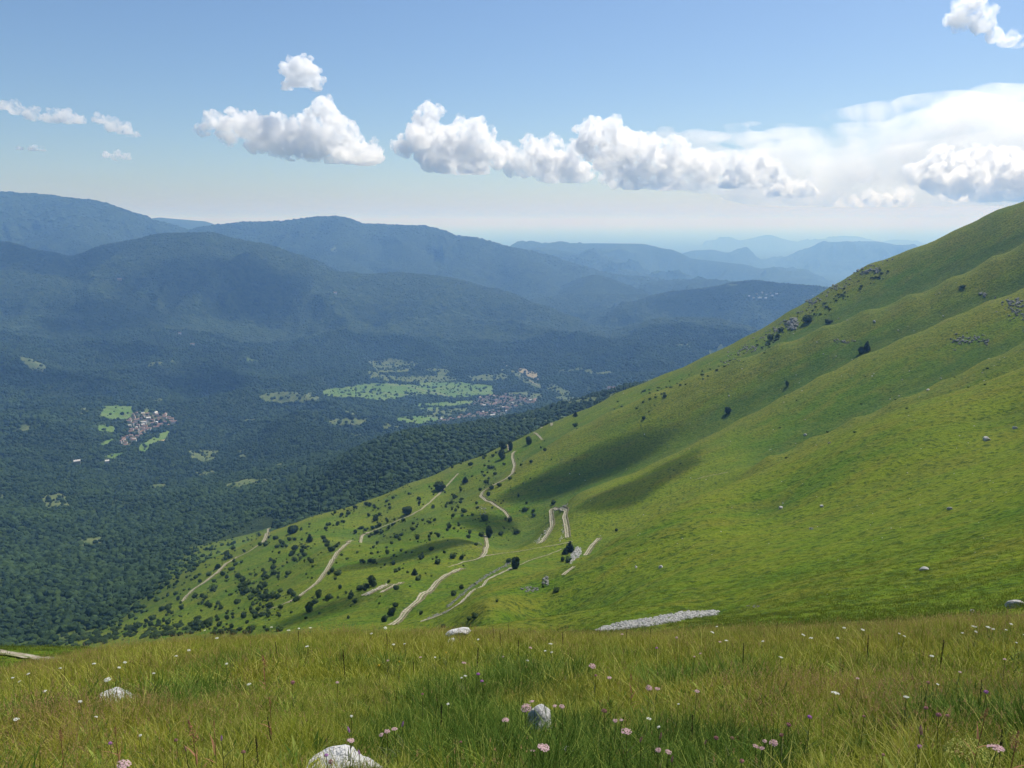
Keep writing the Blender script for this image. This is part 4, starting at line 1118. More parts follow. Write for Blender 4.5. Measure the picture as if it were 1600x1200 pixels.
for o in st: coll.objects.unlink(o)
stone_c = proto_collection('loose_stones', st)
st2 = [link('crag_stone', rock_mesh('crag_stone', 920 + i, 2, .8)) for i in range(5)]
for o in st2: coll.objects.unlink(o); o.data.materials.clear(); o.data.materials.append(crag_m)
crag_c = proto_collection('crag_stones', st2)
stones('scree', [(928, 985), (950, 976), (985, 970), (1015, 966), (1060, 957), (1090, 955), (1124, 955), (1118, 962), (1085, 966), (1050, 973), (1010, 979), (975, 984), (940, 988)], 1500, 5.0, 'long pale scree of loose stones just above the meadow edge', 1, 55)
stones('scree', [(888, 878), (893, 862), (900, 854), (907, 856), (908, 864), (900, 876), (892, 882)], 260, 3.2, 'grey stone patch beside the conifers', 2, 200)
stones('stone_heap', [(698, 949), (716, 934), (736, 917), (762, 899), (798, 880)], 300, 3.0, 'bank of piled stones along the upper side of the walled track', 3, 200, 1.0, True)
stones('stone_heap', [(668, 966), (690, 958), (702, 954)], 60, 3.0, 'piled stones at the lower end of the walled track', 4, 200, 1.0, True)
stones('stone_heap', [(575, 928), (590, 920), (606, 912)], 70, 2.6, 'stones along the gravel turning place', 5, 300, 1.0)
stones('stone_heap', [(836, 849), (848, 838), (856, 826)], 60, 2.4, 'stones beside the left leg of the hairpin', 6, 330, 1.5)
stones('stone_heap', [(866, 800), (880, 792), (888, 790)], 30, 2.4, 'stones at the head of the hairpin', 7, 330, 1.5)
stones('stone_heap', [(880, 822), (880, 836), (874, 846)], 40, 2.4, 'stones inside the right leg of the hairpin', 8, 330, 1.5)

stones('stones', [(1130, 565), (1172, 540), (1210, 517), (1250, 492), (1296, 455), (1345, 428), (1392, 404)], 190, 3.2, 'broken rocks along the ridge line', 11, 600, 5.0, True)
stones('stones', [(1490, 535), (1515, 528), (1545, 534)], 50, 3.4, 'grey stones in the upper gully', 12, 400, 5.0, True)
stones('stones', [(1570, 470), (1590, 485), (1600, 500)], 50, 3.4, 'grey stones under the top ridge', 13, 400, 6.0, True)
stones('stones', [(900, 640), (1560, 400), (1590, 900), (1300, 930), (1000, 900), (880, 800)], 150, 2.3, 'small pale stones dotted over the grass slope', 14, 80)
# dark heather and juniper mats among the ridge rocks and in the gullies
def low_mats(line, n, sp, seed, off=(8, 20), hmax=3.2):
    r = np.random.default_rng(seed); P = np.array(line, float); s = np.concatenate([[0], np.cumsum(np.hypot(np.diff(P[:, 0]), np.diff(P[:, 1])))]); out, hh = [], []
    for _ in range(n):
        t = r.uniform(0, s[-1]); u, v = np.interp(t, s, P[:, 0]) + r.normal() * sp, np.interp(t, s, P[:, 1]) + r.uniform(*off)
        p = hit(u, v, 150)
        if math.hypot(p[0], p[1]) < 1250: out.append(p - np.array([0, 0, .1])); hh.append(r.uniform(.9, hmax))
    hh = np.array(hh); m = len(hh)
    return set_props(scatter('scrub', out, hh * r.uniform(1.1, 2.2, m), r.uniform(0, 6.28, m), r.integers(0, 4, m), bpy.data.collections['scrub_bushes'], zscale=hh * .8), 'low dark scrub')
low_mats([(1120, 555), (1172, 540), (1210, 517), (1250, 492), (1296, 462), (1345, 432), (1392, 408)], 110, 8, 21)
low_mats([(960, 628), (1050, 590), (1120, 556)], 40, 12, 22)
low_mats([(880, 660), (1000, 720), (1300, 640), (1550, 560)], 25, 40, 23, (-50, 50), 1.6)
low_mats([(60, 1000), (130, 992), (220, 985), (300, 975)], 150, 14, 24, (-6, 16), 4.5)
# ------------------------------------------------------------------ clouds: heaped vapour standing 25 km and more away, above the haze
HAZE_TOP = 330.0
def cloud_mat(name, density, aniso, ragged=0):
    M = Mat(name); ps = M.node('ShaderNodeVolumeScatter')
    ps.inputs['Color'].default_value = (1, 1, 1, 1); ps.inputs['Density'].default_value = density; ps.inputs['Anisotropy'].default_value = aniso
    if ragged:
        co = M.node('ShaderNodeTexCoord').outputs['Object']
        n = M.noise(co, ragged, 6, .68, .5)
        M.l.new(M.math('MULTIPLY', M.ramp(n, .40, .66), density * 2.4), ps.inputs['Density'])
    M.l.new(ps.outputs[0], M.out.inputs['Volume']); return M.m
cloud_dense = cloud_mat('cloud_vapour', .0062, .6, .0038); cloud_thin = cloud_mat('thin_vapour', .005, .55, .0035); cloud_veil = cloud_mat('high_veil', .00027, .5, .00015)
def cloud(lobes, D, seed, label, mat=None, levels=(10, 9, 6), voxel=None, stretch=(1, 1, 1), amp=.34, floor=True, name='cloud', yfac=1.0):
    r = np.random.default_rng(seed); out = []
    for u, v, rad in lobes:
        d = pix_dir(u, v); h = math.hypot(d[0], d[1])
        c = d / h * D * (1 + r.uniform(-.025, .025)); R = rad * 1.3 * D / F_PX
        out.append((*c, R * .95)); gen = [(np.array(c), R)]
        for lv, n in enumerate(levels):
            nxt = []
            for c0, R0 in gen:
                for _ in range(n):
                    q = r.normal(size=3); q /= np.linalg.norm(q)
                    if q[2] < -.2: q[2] *= .25
                    R1 = R0 * r.uniform(.27, .5) ; c1 = c0 + q * R0 * r.uniform(.85, 1.12)
                    if lv == len(levels) - 1 and q[1] > .3: continue
                    nxt.append((c1, R1)); out.append((*c1, R1))
            gen = nxt
    V, F, o = [], [], 0
    for i, (x, y, z, R) in enumerate(out):
        vv, ff = ICO2 if R * F_PX / D > 3 else ICO1
        dd = 1 + amp * noise3(vv + i * 1.3, 1.8, i) + amp * .7 * noise3(vv + i * .7, 4.2, i + 3)
        V.append(vv * dd[:, None] * R * np.array(stretch) + [x, y, z]); F.append(ff + o); o += len(vv)
    V = np.vstack(V)
    zc = V[:, 2].min() if not floor else max(HAZE_TOP + 15, np.quantile(V[:, 2], .012))
    V[:, 2] = np.where(V[:, 2] < zc, zc + (V[:, 2] - zc) * .12, V[:, 2]); V[:, 2] = np.maximum(V[:, 2], HAZE_TOP + 5)
    c = V.mean(0); me = np_mesh(name, V - c, np.vstack(F), mat or cloud_dense)
    ob = link(name, me, None, c); rm = ob.modifiers.new('merge', 'REMESH'); rm.mode = 'VOXEL'; rm.voxel_size = voxel or D / 1250.0
    return set_props(ob, label, 'cloud')
L = 28000
cloud([(318, 205, 8), (330, 192, 9), (345, 192, 11), (368, 196, 15), (395, 197, 17), (420, 207, 18), (445, 208, 18), (470, 217, 20), (498, 217, 21), (522, 215, 19), (545, 230, 21), (563, 242, 19), (580, 250, 12), (358, 207, 13), (402, 224, 15), (450, 232, 14), (575, 256, 10), (560, 256, 10), (432, 238, 8), (490, 235, 15), (530, 247, 14)], L, 1, 'long white cumulus sloping down to the right on the left half of the sky')
cloud([(505, 170, 14), (518, 182, 11), (490, 174, 8), (527, 192, 9)], L, 2, 'small ragged tower rising from the right part of the long left cumulus')
cloud([(470, 108, 14), (455, 114, 11), (486, 124, 12), (466, 130, 12), (478, 98, 7), (495, 136, 7), (441, 103, 4), (448, 138, 6)], L, 3, 'small detached puff highest above the left cumulus')
cloud([(670, 180, 15), (666, 200, 18), (650, 215, 16), (632, 232, 12), (680, 225, 21), (706, 226, 21), (735, 215, 18), (756, 230, 18), (700, 250, 20), (735, 255, 18), (665, 242, 14), (776, 246, 14), (747, 204, 9), (690, 262, 14), (720, 268, 13), (750, 266, 13), (672, 254, 12)], L, 4, 'bright cumulus with a rounded tower left of the middle of the sky')
cloud([(800, 242, 13), (832, 233, 13), (848, 246, 17), (870, 250, 18), (893, 244, 15), (820, 260, 14), (850, 268, 14), (885, 265, 17), (908, 274, 14), (860, 278, 11), (890, 282, 11), (800, 262, 12)], L * 1.03, 5, 'lower white cumulus joining the two taller ones in the middle')
cloud([(925, 210, 17), (950, 206, 15), (972, 226, 22), (914, 226, 12), (1000, 237, 20), (1000, 265, 21), (962, 256, 20), (1036, 237, 16), (1061, 226, 10), (1052, 255, 21), (1086, 256, 20), (1060, 280, 17), (1022, 284, 13), (1100, 276, 16), (1120, 258, 14), (960, 278, 15), (990, 288, 14), (1040, 292, 13), (1080, 293, 12), (940, 240, 16)], L * .96, 6, 'largest cumulus with a shaded base right of the middle')
cloud([(1150, 250, 11), (1160, 270, 17), (1186, 256, 13), (1196, 275, 15), (1175, 290, 12), (1143, 288, 12), (1206, 263, 8)], L, 7, 'bumpy cumulus at the right end of the big cloud bank')
cloud([(1225, 294, 15), (1250, 294, 13), (1266, 300, 9), (1243, 306, 8), (1205, 304, 8)], L * 1.1, 8, 'fading cumulus puff trailing at the right end of the bank', cloud_thin)
cloud([(1310, 322, 6), (1335, 318, 8), (1362, 312, 9), (1385, 318, 9), (1410, 312, 10), (1405, 302, 6)], L * 1.5, 9, 'low flat white cloud above the far peaks on the right', cloud_thin)
cloud([(1470, 245, 11), (1455, 260, 11), (1490, 260, 13), (1520, 255, 15), (1552, 250, 12), (1582, 265, 17), (1612, 270, 20), (1430, 275, 12), (1460, 283, 14), (1500, 286, 16), (1540, 292, 14), (1585, 300, 18), (1490, 308, 12), (1540, 312, 12), (1640, 290, 25)], L * 1.4, 10, 'cumulus bank meeting the mountain skyline at the right edge')
cloud([(1520, 15, 15), (1500, 30, 12), (1534, 36, 13), (1555, 55, 9), (1575, 68, 9), (1588, 72, 6), (1524, -2, 10)], L * .7, 11, 'ragged white puff in the top right corner', cloud_thin)
cloud([(5, 165, 7), (25, 172, 7), (50, 180, 7), (80, 185, 8), (105, 185, 8), (124, 191, 6), (-25, 160, 9)], L, 12, 'thin stretched cloud at the left edge of the sky', cloud_thin, stretch=(1.3, 1.3, .8))
cloud([(157, 187, 6), (175, 195, 8), (195, 205, 8), (209, 212, 5)], L, 13, 'small slanting puff right of the stretched cloud at the left', cloud_thin)
cloud([(165, 243, 4), (182, 245, 6), (198, 247, 5)], L, 14, 'tiny flat cloud below the slanting puff at the left', cloud_thin)
cloud([(30, 232, 3), (52, 233, 4), (66, 235, 3)], L, 15, 'faint flat wisp low at the far left', cloud_thin, stretch=(1.5, 1.5, .7))
cloud([(1040, 212, 12), (1100, 214, 16), (1160, 216, 18), (1220, 222, 22), (1290, 226, 28), (1360, 222, 32), (1430, 208, 38), (1500, 196, 42), (1580, 190, 48), (1650, 188, 44), (1180, 255, 40), (1290, 270, 50), (1400, 270, 60), (1520, 260, 70), (1640, 260, 80), (1100, 240, 22), (1250, 300, 45), (1380, 310, 50), (1500, 305, 50), (1150, 290, 30)], L * 2.1, 17, 'broad pale sheet of high cloud behind the cumulus on the right', cloud_veil, levels=(6,), stretch=(2.2, 1.2, .42), voxel=190, name='cloud_sheet')
scene.cycles.volume_bounces = 12
scene.cycles.max_bounces = 12
# ------------------------------------------------------------------ meadow in front: tufts, then single flowers
def blade(r, base, h, lean, az, w, curl, seg=3):
    """tapered strip bending over: verts, quads"""
    d = np.array([math.cos(az), math.sin(az), 0.0]); side = np.array([-math.sin(az), math.cos(az), 0.0]); V = []
    for i in range(seg + 1):
        t = i / seg
        out = lean * t + curl * t * t
        c = base + d * out * h + np.array([0, 0, h * (t - .35 * curl * t * t)])
        ww = w * (1 - .93 * t ** 1.4) * .5
        V += [c - side * ww, c + side * ww]
    F = [(2 * i, 2 * i + 1, 2 * i + 3, 2 * i + 2) for i in range(seg)]
    return np.array(V), np.array(F)
def grass_mat(name, cols, transl=.35, tipcol=None):
    M = Mat(name); rnd = M.node('ShaderNodeObjectInfo').outputs['Random']; vr = M.attr('vary')
    loc = M.node('ShaderNodeObjectInfo').outputs['Location']
    pat = M.noise(loc, .35, 4, .6); pat2 = M.noise(loc, 1.6, 3, .6)
    c = M.mix(M.ramp(pat, .38, .62), cols[0], cols[1]); c = M.mix(M.ramp(vr, .80, .88), c, cols[2]); c = M.mix(M.math('MULTIPLY', M.ramp(vr, .26, .18), .6), c, cols[3])
    c = M.mix(M.math('MULTIPLY', M.ramp(pat2, .5, .66), .7), c, cols[3])
    c = M.mix(M.math('MULTIPLY', rnd, .22), c, cols[2])
    if tipcol: c = M.mix(M.attr('tip'), c, tipcol)
    return M.surf(c, .75, .08, None, transl, c)
g_green = grass_mat('meadow_grass', [(.180, .235, .014), (.275, .275, .022), (.50, .47, .12), (.045, .090, .009)], .34)
g_seed = grass_mat('seeding_grass', [(.20, .22, .024), (.26, .24, .034), (.38, .31, .090), (.15, .18, .022)], .35, (.30, .20, .085))
g_lush = grass_mat('lush_grass', [(.045, .105, .010), (.085, .16, .016), (.30, .36, .07), (.025, .060, .008)], .3)
g_far = grass_mat('slope_grass', [(.105, .165, .018), (.165, .195, .026), (.20, .20, .034), (.08, .13, .018)], .45)
def tuft_mesh(name, seed, n, spread, hmin, hmax, w, mat, lean=.35, curl=.35, heads=0.0, seg=3):
    r = np.random.default_rng(seed); P, vary, tip = [], [], []
    for _ in range(n):
        a, q = r.uniform(0, 6.28), spread * math.sqrt(r.uniform()); b = np.array([q * math.cos(a), q * math.sin(a), -.02])
        h = r.uniform(hmin, hmax); az = a + r.normal() * .9
        if r.uniform() < heads:
            h *= 1.25; v, f = blade(r, b, h, lean * .35 * r.uniform(0, 1), az, w * .30, curl * .4 * r.uniform(), 3)
            P.append((v, f)); vary += [r.uniform()] * len(v); tip += [0] * len(v)
            top = (v[-1] + v[-2]) / 2; k = r.uniform(.04, .09)
            for j in range(7):
                t = j / 6; c = top - np.array([0, 0, k * (1 - t)]); s = .006 * (1 - .6 * t) + .002; aa = r.uniform(0, 6.28)
                o = np.array([math.cos(aa), math.sin(aa), .8]) * s * 1.6; sd = np.array([-math.sin(aa), math.cos(aa), 0]) * s * .55
                P.append((np.array([c - sd, c + sd, c + o + sd * .3, c + o - sd * .3]), np.array([[0, 1, 2, 3]]))); vary += [r.uniform()] * 4; tip += [1] * 4
        else:
            v, f = blade(r, b, h, lean * r.uniform(0, 1), az, w * r.uniform(.6, 1.2), curl * r.uniform(0, 1.3), seg)
            P.append((v, f)); vary += [r.uniform()] * len(v); tip += [0] * len(v)
    V, F = merge(P); me = np_mesh(name, V, np.vstack(F), mat, False); float_attr(me, 'vary', vary); float_attr(me, 'tip', tip)
    return me
def broad_mesh(name, seed, mat):
    """low herb with broad leaves"""
    r = np.random.default_rng(seed); P, vary = [], []
    for _ in range(16):
        a = r.uniform(0, 6.28); h = r.uniform(.04, .13); b = np.array([.05 * math.cos(a), .05 * math.sin(a), h * .3])
        v, f = blade(r, b, h, .9, a, r.uniform(.02, .04), .3, 3)
        m = np.array([.4, 1.3, 1.2, .2]).repeat(2)[:, None]; mid = (v[0::2] + v[1::2]) / 2; mid = mid.repeat(2, 0); v = mid + (v - mid) * m * 1.2
        P.append((v, f)); vary += [r.uniform()] * len(v)
    V, F = merge(P); me = np_mesh(name, V, np.vstack(F), mat, False); float_attr(me, 'vary', vary); float_attr(me, 'tip', np.zeros(len(V)))
    return me
protoG = []
for i in range(5): protoG.append(('a_green_tuft', tuft_mesh('a_green_tuft', 10 + i, 44, .14, .07, .30, .0078, g_green, .65, .75)))
for i in range(4): protoG.append(('b_seed_tuft', tuft_mesh('b_seed_tuft', 30 + i, 18, .15, .18, .42, .0060, g_seed, .5, .5, .45)))
for i in range(3): protoG.append(('c_lush_tuft', tuft_mesh('c_lush_tuft', 50 + i, 40, .12, .14, .40, .012, g_lush, .8, .8)))
for i in range(2): protoG.append(('d_herb', broad_mesh('d_herb', 60 + i, g_lush)))
objs = [link(n, m) for n, m in protoG]
for o in objs: coll.objects.unlink(o)
grass_c = proto_collection('meadow_tufts', objs)
protoF = []                                  # coarser tufts for the part farther off, in the same order
for i in range(5): protoF.append(('e_green_clump', tuft_mesh('e_green_clump', 110 + i, 28, .18, .07, .32, .0125, g_green, .6, .7)))
for i in range(4): protoF.append(('f_seed_clump', tuft_mesh('f_seed_clump', 130 + i, 15, .17, .18, .42, .0085, g_seed, .4, .4, .6)))
for i in range(3): protoF.append(('g_lush_clump', tuft_mesh('g_lush_clump', 150 + i, 28, .14, .12, .36, .017, g_lush, .8, .8)))
for i in range(2): protoF.append(('h_leafy_herb', broad_mesh('h_leafy_herb', 160 + i, g_lush)))
objs = [link(n, m) for n, m in protoF]
for o in objs: coll.objects.unlink(o)
grass_far_c = proto_collection('meadow_clumps', objs)
ROCKXY = []
def meadow_points(n, r0, r1, seed, half=.66, power=1.0):
    r = np.random.default_rng(seed)
    rr = np.sqrt(r.uniform(r0 ** 2, r1 ** 2, n)); a = r.uniform(-half, half, n)
    x, y = rr * np.sin(a), rr * np.cos(a)
    return x, y, rr, r
def add_meadow(name, n, r0, r1, seed, scale, protos=None, half=1.15):
    x, y, rr, r = meadow_points(n, r0, r1, seed, half)
    keep = np.ones(len(x), bool)
    for (qx, qy, qr) in ROCKXY: keep &= np.hypot((x - qx), (y - qy)) > qr
    x, y, rr = x[keep], y[keep], rr[keep]; n = len(x)
    z = mesh_z(x, y)
    seedy = fbm(x / 3.5, y / 3.5, 301, 4) + .22 * sstep(6, 22, rr); lush = fbm(x / 1.6, y / 1.6, 302, 3)
    u = r.uniform(size=n)
    pick = r.integers(0, 5, n)
    ps = np.clip(.14 + .6 * seedy + .03 * sstep(10, 24, rr), .05, .5)
    pick = np.where(u < ps, 5 + r.integers(0, 4, n), pick)
    pick = np.where((lush > .30) & (r.uniform(size=n) < .8) & (rr < 14), 9 + r.integers(0, 3, n), pick)
    pick = np.where((r.uniform(size=n) < .12) & (rr < 12), 12 + r.integers(0, 2, n), pick)
    s = scale * r.uniform(.6, 1.25, n) * (1 + .55 * fbm(x / 1.5, y / 1.5, 303, 4))
    return scatter(name, np.stack([x, y, z], -1), s, r.uniform(0, 6.28, n), pick, protos or grass_c, tilt=(r.normal(size=n) * .15, r.normal(size=n) * .15))

# ---- rocks lying in the meadow
white_rock = rock_material(white=True)
BIGROCK = [rock_mesh('rock', 810 + i, 4, .7, 1.0) for i in range(4)]
for m_ in BIGROCK: m_.materials.clear(); m_.materials.append(white_rock)
def meadow_rock(u, v, px, k, rot, label, sz=1.0, up=.12):
    p = hit(u, v, 2.0, 30); s = px * math.hypot(p[0], p[1]) / F_PX
    o = link('rock', BIGROCK[k], None, (p[0], p[1], p[2] + s * up), (.1, -.06, rot), (s, s, s * sz)); ROCKXY.append((p[0], p[1], s * .33))
    return set_props(o, label, 'rock')
meadow_rock(530, 1218, 150, 0, .3, 'large white limestone rock at the bottom edge, left of the middle', .75, .10)
meadow_rock(845, 1158, 58, 1, 1.2, 'upright whitish rock half hidden in grass near the bottom middle', 2.2, .42)
meadow_rock(880, 1192, 36, 2, .5, 'small white rock tip just right of the upright one near the bottom', 1.2, .5)
meadow_rock(716, 1004, 40, 3, .2, 'flat-topped white rock in the grass at the far meadow edge', .7, .45)
meadow_rock(704, 1010, 22, 2, 1.0, 'smaller white rock in front of the flat-topped one', .8, .35)
meadow_rock(184, 1096, 60, 1, 2.2, 'low pale rock slab mostly buried in grass on the left', .3, .05)

set_props(add_meadow('grass', 17000, 1.2, 9, 401, .72), 'near meadow grass with seed heads')
set_props(add_meadow('meadow_grass', 40000, 8, 31, 402, .80, grass_far_c, .98), 'meadow grass up to the edge')
# tussocks on the near slope beyond the edge
objs = [link('slope_tussock', tuft_mesh('slope_tussock', 70 + i, 34, .45, .06, .22, .035, g_far, .5, .5, seg=2)) for i in range(4)]
for o in objs: coll.objects.unlink(o)
x, y, rr, r = meadow_points(76000, 30, 190, 403, .84)
u_, v_ = project(np.stack([x, y, mesh_z(x, y)], -1))
hor = grid_sample(HORI, x, y); zz = mesh_z(x, y)
scr = in_poly(u_, v_, [(928, 985), (950, 976), (985, 970), (1015, 966), (1060, 957), (1090, 955), (1124, 955), (1118, 962), (1085, 966), (1050, 973), (1010, 979), (975, 984), (940, 988)])
pth = np.min(np.hypot(x[:, None] - TRACK_XY[18][None, ::3, 0], y[:, None] - TRACK_XY[18][None, ::3, 1]), 1) < .6
k = ((zz + .8) / rr > hor - .01) & ~scr & ~pth & (r.uniform(size=len(x)) < (.35 + .65 * (fbm(x / 5, y / 5, 404, 3) > -.1)) * (1 - sstep(60, 188, rr)) ** .8); x, y, zz, n = x[k], y[k], zz[k], int(k.sum())
print('tussocks', n)
set_props(scatter('slope_grass', np.stack([x, y, zz], -1), r.uniform(.5, 1.2, n), r.uniform(0, 6.28, n), r.integers(0, 4, n), proto_collection('slope_tussocks', objs)), 'grass tussocks on the near slope')

# ---- flowers
def flat_mat(name, c0, c1, transl=.3, rough=.7):
    M = Mat(name); co = M.node('ShaderNodeTexCoord').outputs['Object']; rnd = M.node('ShaderNodeObjectInfo').outputs['Random']
    return M.surf(M.mix(M.math('MULTIPLY_ADD', M.noise(co, 60, 3, .6), .7, M.math('MULTIPLY', rnd, .4)), c0, c1), rough, .2, None, transl, c1)
m_pink = flat_mat('pink_petals', (.40, .22, .24), (.72, .52, .52)); m_white = flat_mat('white_petals', (.55, .56, .46), (.86, .86, .80)); m_purple = flat_mat('purple_petals', (.28, .08, .34), (.62, .26, .60))
m_spike = flat_mat('pink_brown_spike', (.20, .09, .08), (.50, .24, .25)); m_rust = flat_mat('rusty_seeds', (.22, .09, .04), (.42, .22, .11)); m_stem = flat_mat('green_stem', (.05, .08, .02), (.12, .14, .04)); m_dark = flat_mat('dark_stalk', (.025, .02, .012), (.075, .055, .03), .05); m_lime = flat_mat('yellow_green_florets', (.26, .30, .05), (.50, .50, .14)); m_yellow = flat_mat('yellow_petals', (.55, .36, .03), (.8, .6, .08))
def disc(c, n, R, k=6):
    n = n / np.linalg.norm(n); t = np.cross(n, [.3, .8, .5]); t /= np.linalg.norm(t); b = np.cross(n, t)
    V = [c + n * R * .25] + [c + R * (t * math.cos(w) + b * math.sin(w)) for w in np.linspace(0, 6.283, k, endpoint=False)]
    return np.array(V), np.array([(0, 1 + i, 1 + (i + 1) % k) for i in range(k)])
def head_mesh(kind, seed):
    """flower head about one unit wide, its stem top at the origin"""
    r = np.random.default_rng(seed); P = []
    if kind == 'umbel':
        for _ in range(75):
            a, q = r.uniform(0, 6.28), math.sqrt(r.uniform()) * .5; c = np.array([q * math.cos(a), q * math.sin(a) * .85, .10 - q * q * .35 + r.uniform(-.03, .03)])
            P.append(disc(c, np.array([math.cos(a) * q, math.sin(a) * q, 1]) + r.normal(size=3) * .3, r.uniform(.055, .085), 5))
    elif kind == 'ball':
        for _ in range(70):
            d = r.normal(size=3); d /= np.linalg.norm(d); d[2] = abs(d[2]) * 1.0 - .15; P.append(disc(d * np.array([.42, .42, .34]) + [0, 0, .1], d + r.normal(size=3) * .4, .11, 5))
    elif kind == 'spike':
        for i in range(70):
            t = i / 69; a = i * 2.4; w = .28 * math.sin(math.pi * min(1, t * .85 + .15)) ; P.append(disc(np.array([w * math.cos(a), w * math.sin(a), -.6 + 1.7 * t]), np.array([math.cos(a), math.sin(a), .4]), .10, 4))
    elif kind == 'plume':
        for i in range(150):
            t = r.uniform(); a = r.uniform(0, 6.28); w = .42 * (1 - t) ** .7 * math.sqrt(r.uniform()); P.append(disc(np.array([w * math.cos(a), w * math.sin(a), -.8 + 2.0 * t]), r.normal(size=3), r.uniform(.04, .085), 4))
    elif kind == 'cushion':
        for i in range(420):
            a, q = r.uniform(0, 6.28), math.sqrt(r.uniform()) * .5; P.append(disc(np.array([q * math.cos(a), q * math.sin(a), r.uniform(0, .42) * (1 - q) + .05 * math.sin(a * 5)]), r.normal(size=3) + [0, 0, 1], r.uniform(.012, .028), 4))
    V, F = merge(P); return V, np.vstack(F)
KINDS = {  # kind: (head shape, material, object name, category, stem material)
    'P': ('umbel', m_pink, 'yarrow', 'flower', m_stem), 'W': ('umbel', m_white, 'yarrow', 'flower', m_stem), 'U': ('ball', m_purple, 'scabious', 'flower', m_stem), 'B': ('ball', m_spike, 'clover', 'flower', m_stem),
    'S': ('spike', m_spike, 'flower_spike', 'flower', m_stem), 'M': ('spike', m_purple, 'flower_spike', 'flower', m_stem), 'R': ('plume', m_rust, 'dock', 'wild plant', m_rust), 'D': (None, m_dark, 'dry_stalk', 'dry stalk', m_dark), 'L': ('cushion', m_lime, 'bedstraw', 'wild plant', m_stem), 'Y': ('ball', m_yellow, 'buttercup', 'flower', m_stem)}
HEADS = {}
for k, (shape, m, *_q) in KINDS.items():
    if shape: HEADS[k] = [np_mesh('flower_head', *head_mesh(shape, 900 + i + ord(k)), m, False) for i in range(3)]
STEMS = {}
for k in KINDS:
    mm = KINDS[k][4]; L_ = []
    for i in range(3):
        r = np.random.default_rng(990 + i); b = r.uniform(-.09, .09); c = r.uniform(-.07, .07); w = .008 if k == 'D' else .006
        v, f = tube_np([(b, c, 0), (b * .6, c * .7, .35), (b * .2, c * .3, .7), (0, 0, 1)], [w, w, w * .9, w * (.9 if k == 'D' else .8)], 5); P = [(v, f)]
        if k == 'D':
            for j in range(60):
                t = .45 + .55 * r.uniform(); a = r.uniform(0, 6.28); q, g = disc(np.array([b * (1 - t) + .018 * math.cos(a), c * (1 - t) + .018 * math.sin(a), t]), np.array([math.cos(a), math.sin(a), .3]), .013, 4); g = np.concatenate([g, g[:, -1:]], 1); P.append((q, g))
        elif k not in 'L':
            for j in range(5):
                vv, ff = blade(r, np.array([b * .6, c * .7, .1 + .13 * j]), .16, .9, r.uniform(0, 6.28), .03, .4, 2); P.append((vv, ff))
        V, F = merge(P)
        me = bpy.data.meshes.new('stem'); me.from_pydata(V.tolist(), [], [tuple(dict.fromkeys(q)) for F_ in F for q in np.asarray(F_).tolist()]); me.materials.append(mm); L_.append(me)
    STEMS[k] = L_
def flower(u, v, kind, px, label=None, H=None, rmax=34.0):
    a, e = pix_polar(u, v); a, e = float(a), float(e)
    H = H or {'D': .50 if v < 1030 else .36, 'R': .46, 'L': .16}.get(kind, random.uniform(.32, .42))
    R = np.linspace(2.0, rmax, 700); gz = ground_at(np.sin(a) * R, np.cos(a) * R); d = e * R - gz - H
    i = np.where(d < 0)[0]; k = int(i[0]) if len(i) else int(np.argmin(d)); rr = float(R[k])
    x, y = math.sin(a) * rr, math.cos(a) * rr; z = float(mesh_z(x, y)[0]) - .01; H = max(.15, min(.75, e * rr - z))
    shape, m, name, cat, _m = KINDS[kind]
    eo = bpy.data.objects.new(name, None); coll.objects.link(eo); eo.location = (x, y, z); eo.rotation_euler = (0, 0, random.uniform(0, 6.28)); eo.empty_display_size = .1
    j = random.randrange(3); link('stem', STEMS[kind][j], eo, None, None, (H, H, H))
    if shape:
        s = px * (.82 if px < 20 else .95) * rr / F_PX; link('flower_head', HEADS[kind][random.randrange(3)], eo, (0, 0, H), (random.uniform(-.25, .25), random.uniform(-.25, .25), random.uniform(0, 6)), s)
    if label: set_props(eo, label, cat)
    else:
        col_ = next(t for q, t in [(150, 'at the left border'), (260, 'around the buried pale slab'), (450, 'right of the buried pale slab'), (650, 'left of the flat-topped rock'), (800, 'around the flat-topped rock'), (920, 'left of the scree'), (1130, 'below the scree'), (1300, 'right of the scree'), (1450, 'well right of the scree'), (9999, 'near the right border')] if u < q)
        row_ = 'at the far meadow edge' if v < 1000 else 'behind the middle of the meadow' if v < 1050 else 'in the near meadow'
        lab, grp = {'W': ('small white flat-topped yarrow standing in the meadow grass', 'white yarrow dotted over the meadow'), 'P': ('small pale pink yarrow standing in the meadow grass', 'pink yarrow dotted over the meadow'), 'D': ('thin dark dry stalk standing above the meadow grass', 'dark dry stalks along the meadow edge'),
                    'B': ('small brownish pink clover head in the meadow grass', 'brownish pink clover heads'), 'U': ('small purple flower in the meadow grass', 'small purple flowers'), 'S': ('small pink-brown flower spike in the meadow grass', 'small flower spikes'), 'R': ('small rusty seed plume in the meadow grass', 'rusty seed plumes'), 'Y': ('tiny yellow flower in the meadow grass', 'tiny yellow flowers'), 'M': ('small magenta flower spike in the meadow grass', 'small flower spikes')}[kind]
        set_props(eo, f"{lab.replace(' standing in the meadow grass', '').replace(' in the meadow grass', '').replace(' standing above the meadow grass', '')} {row_} {col_}", cat, grp)
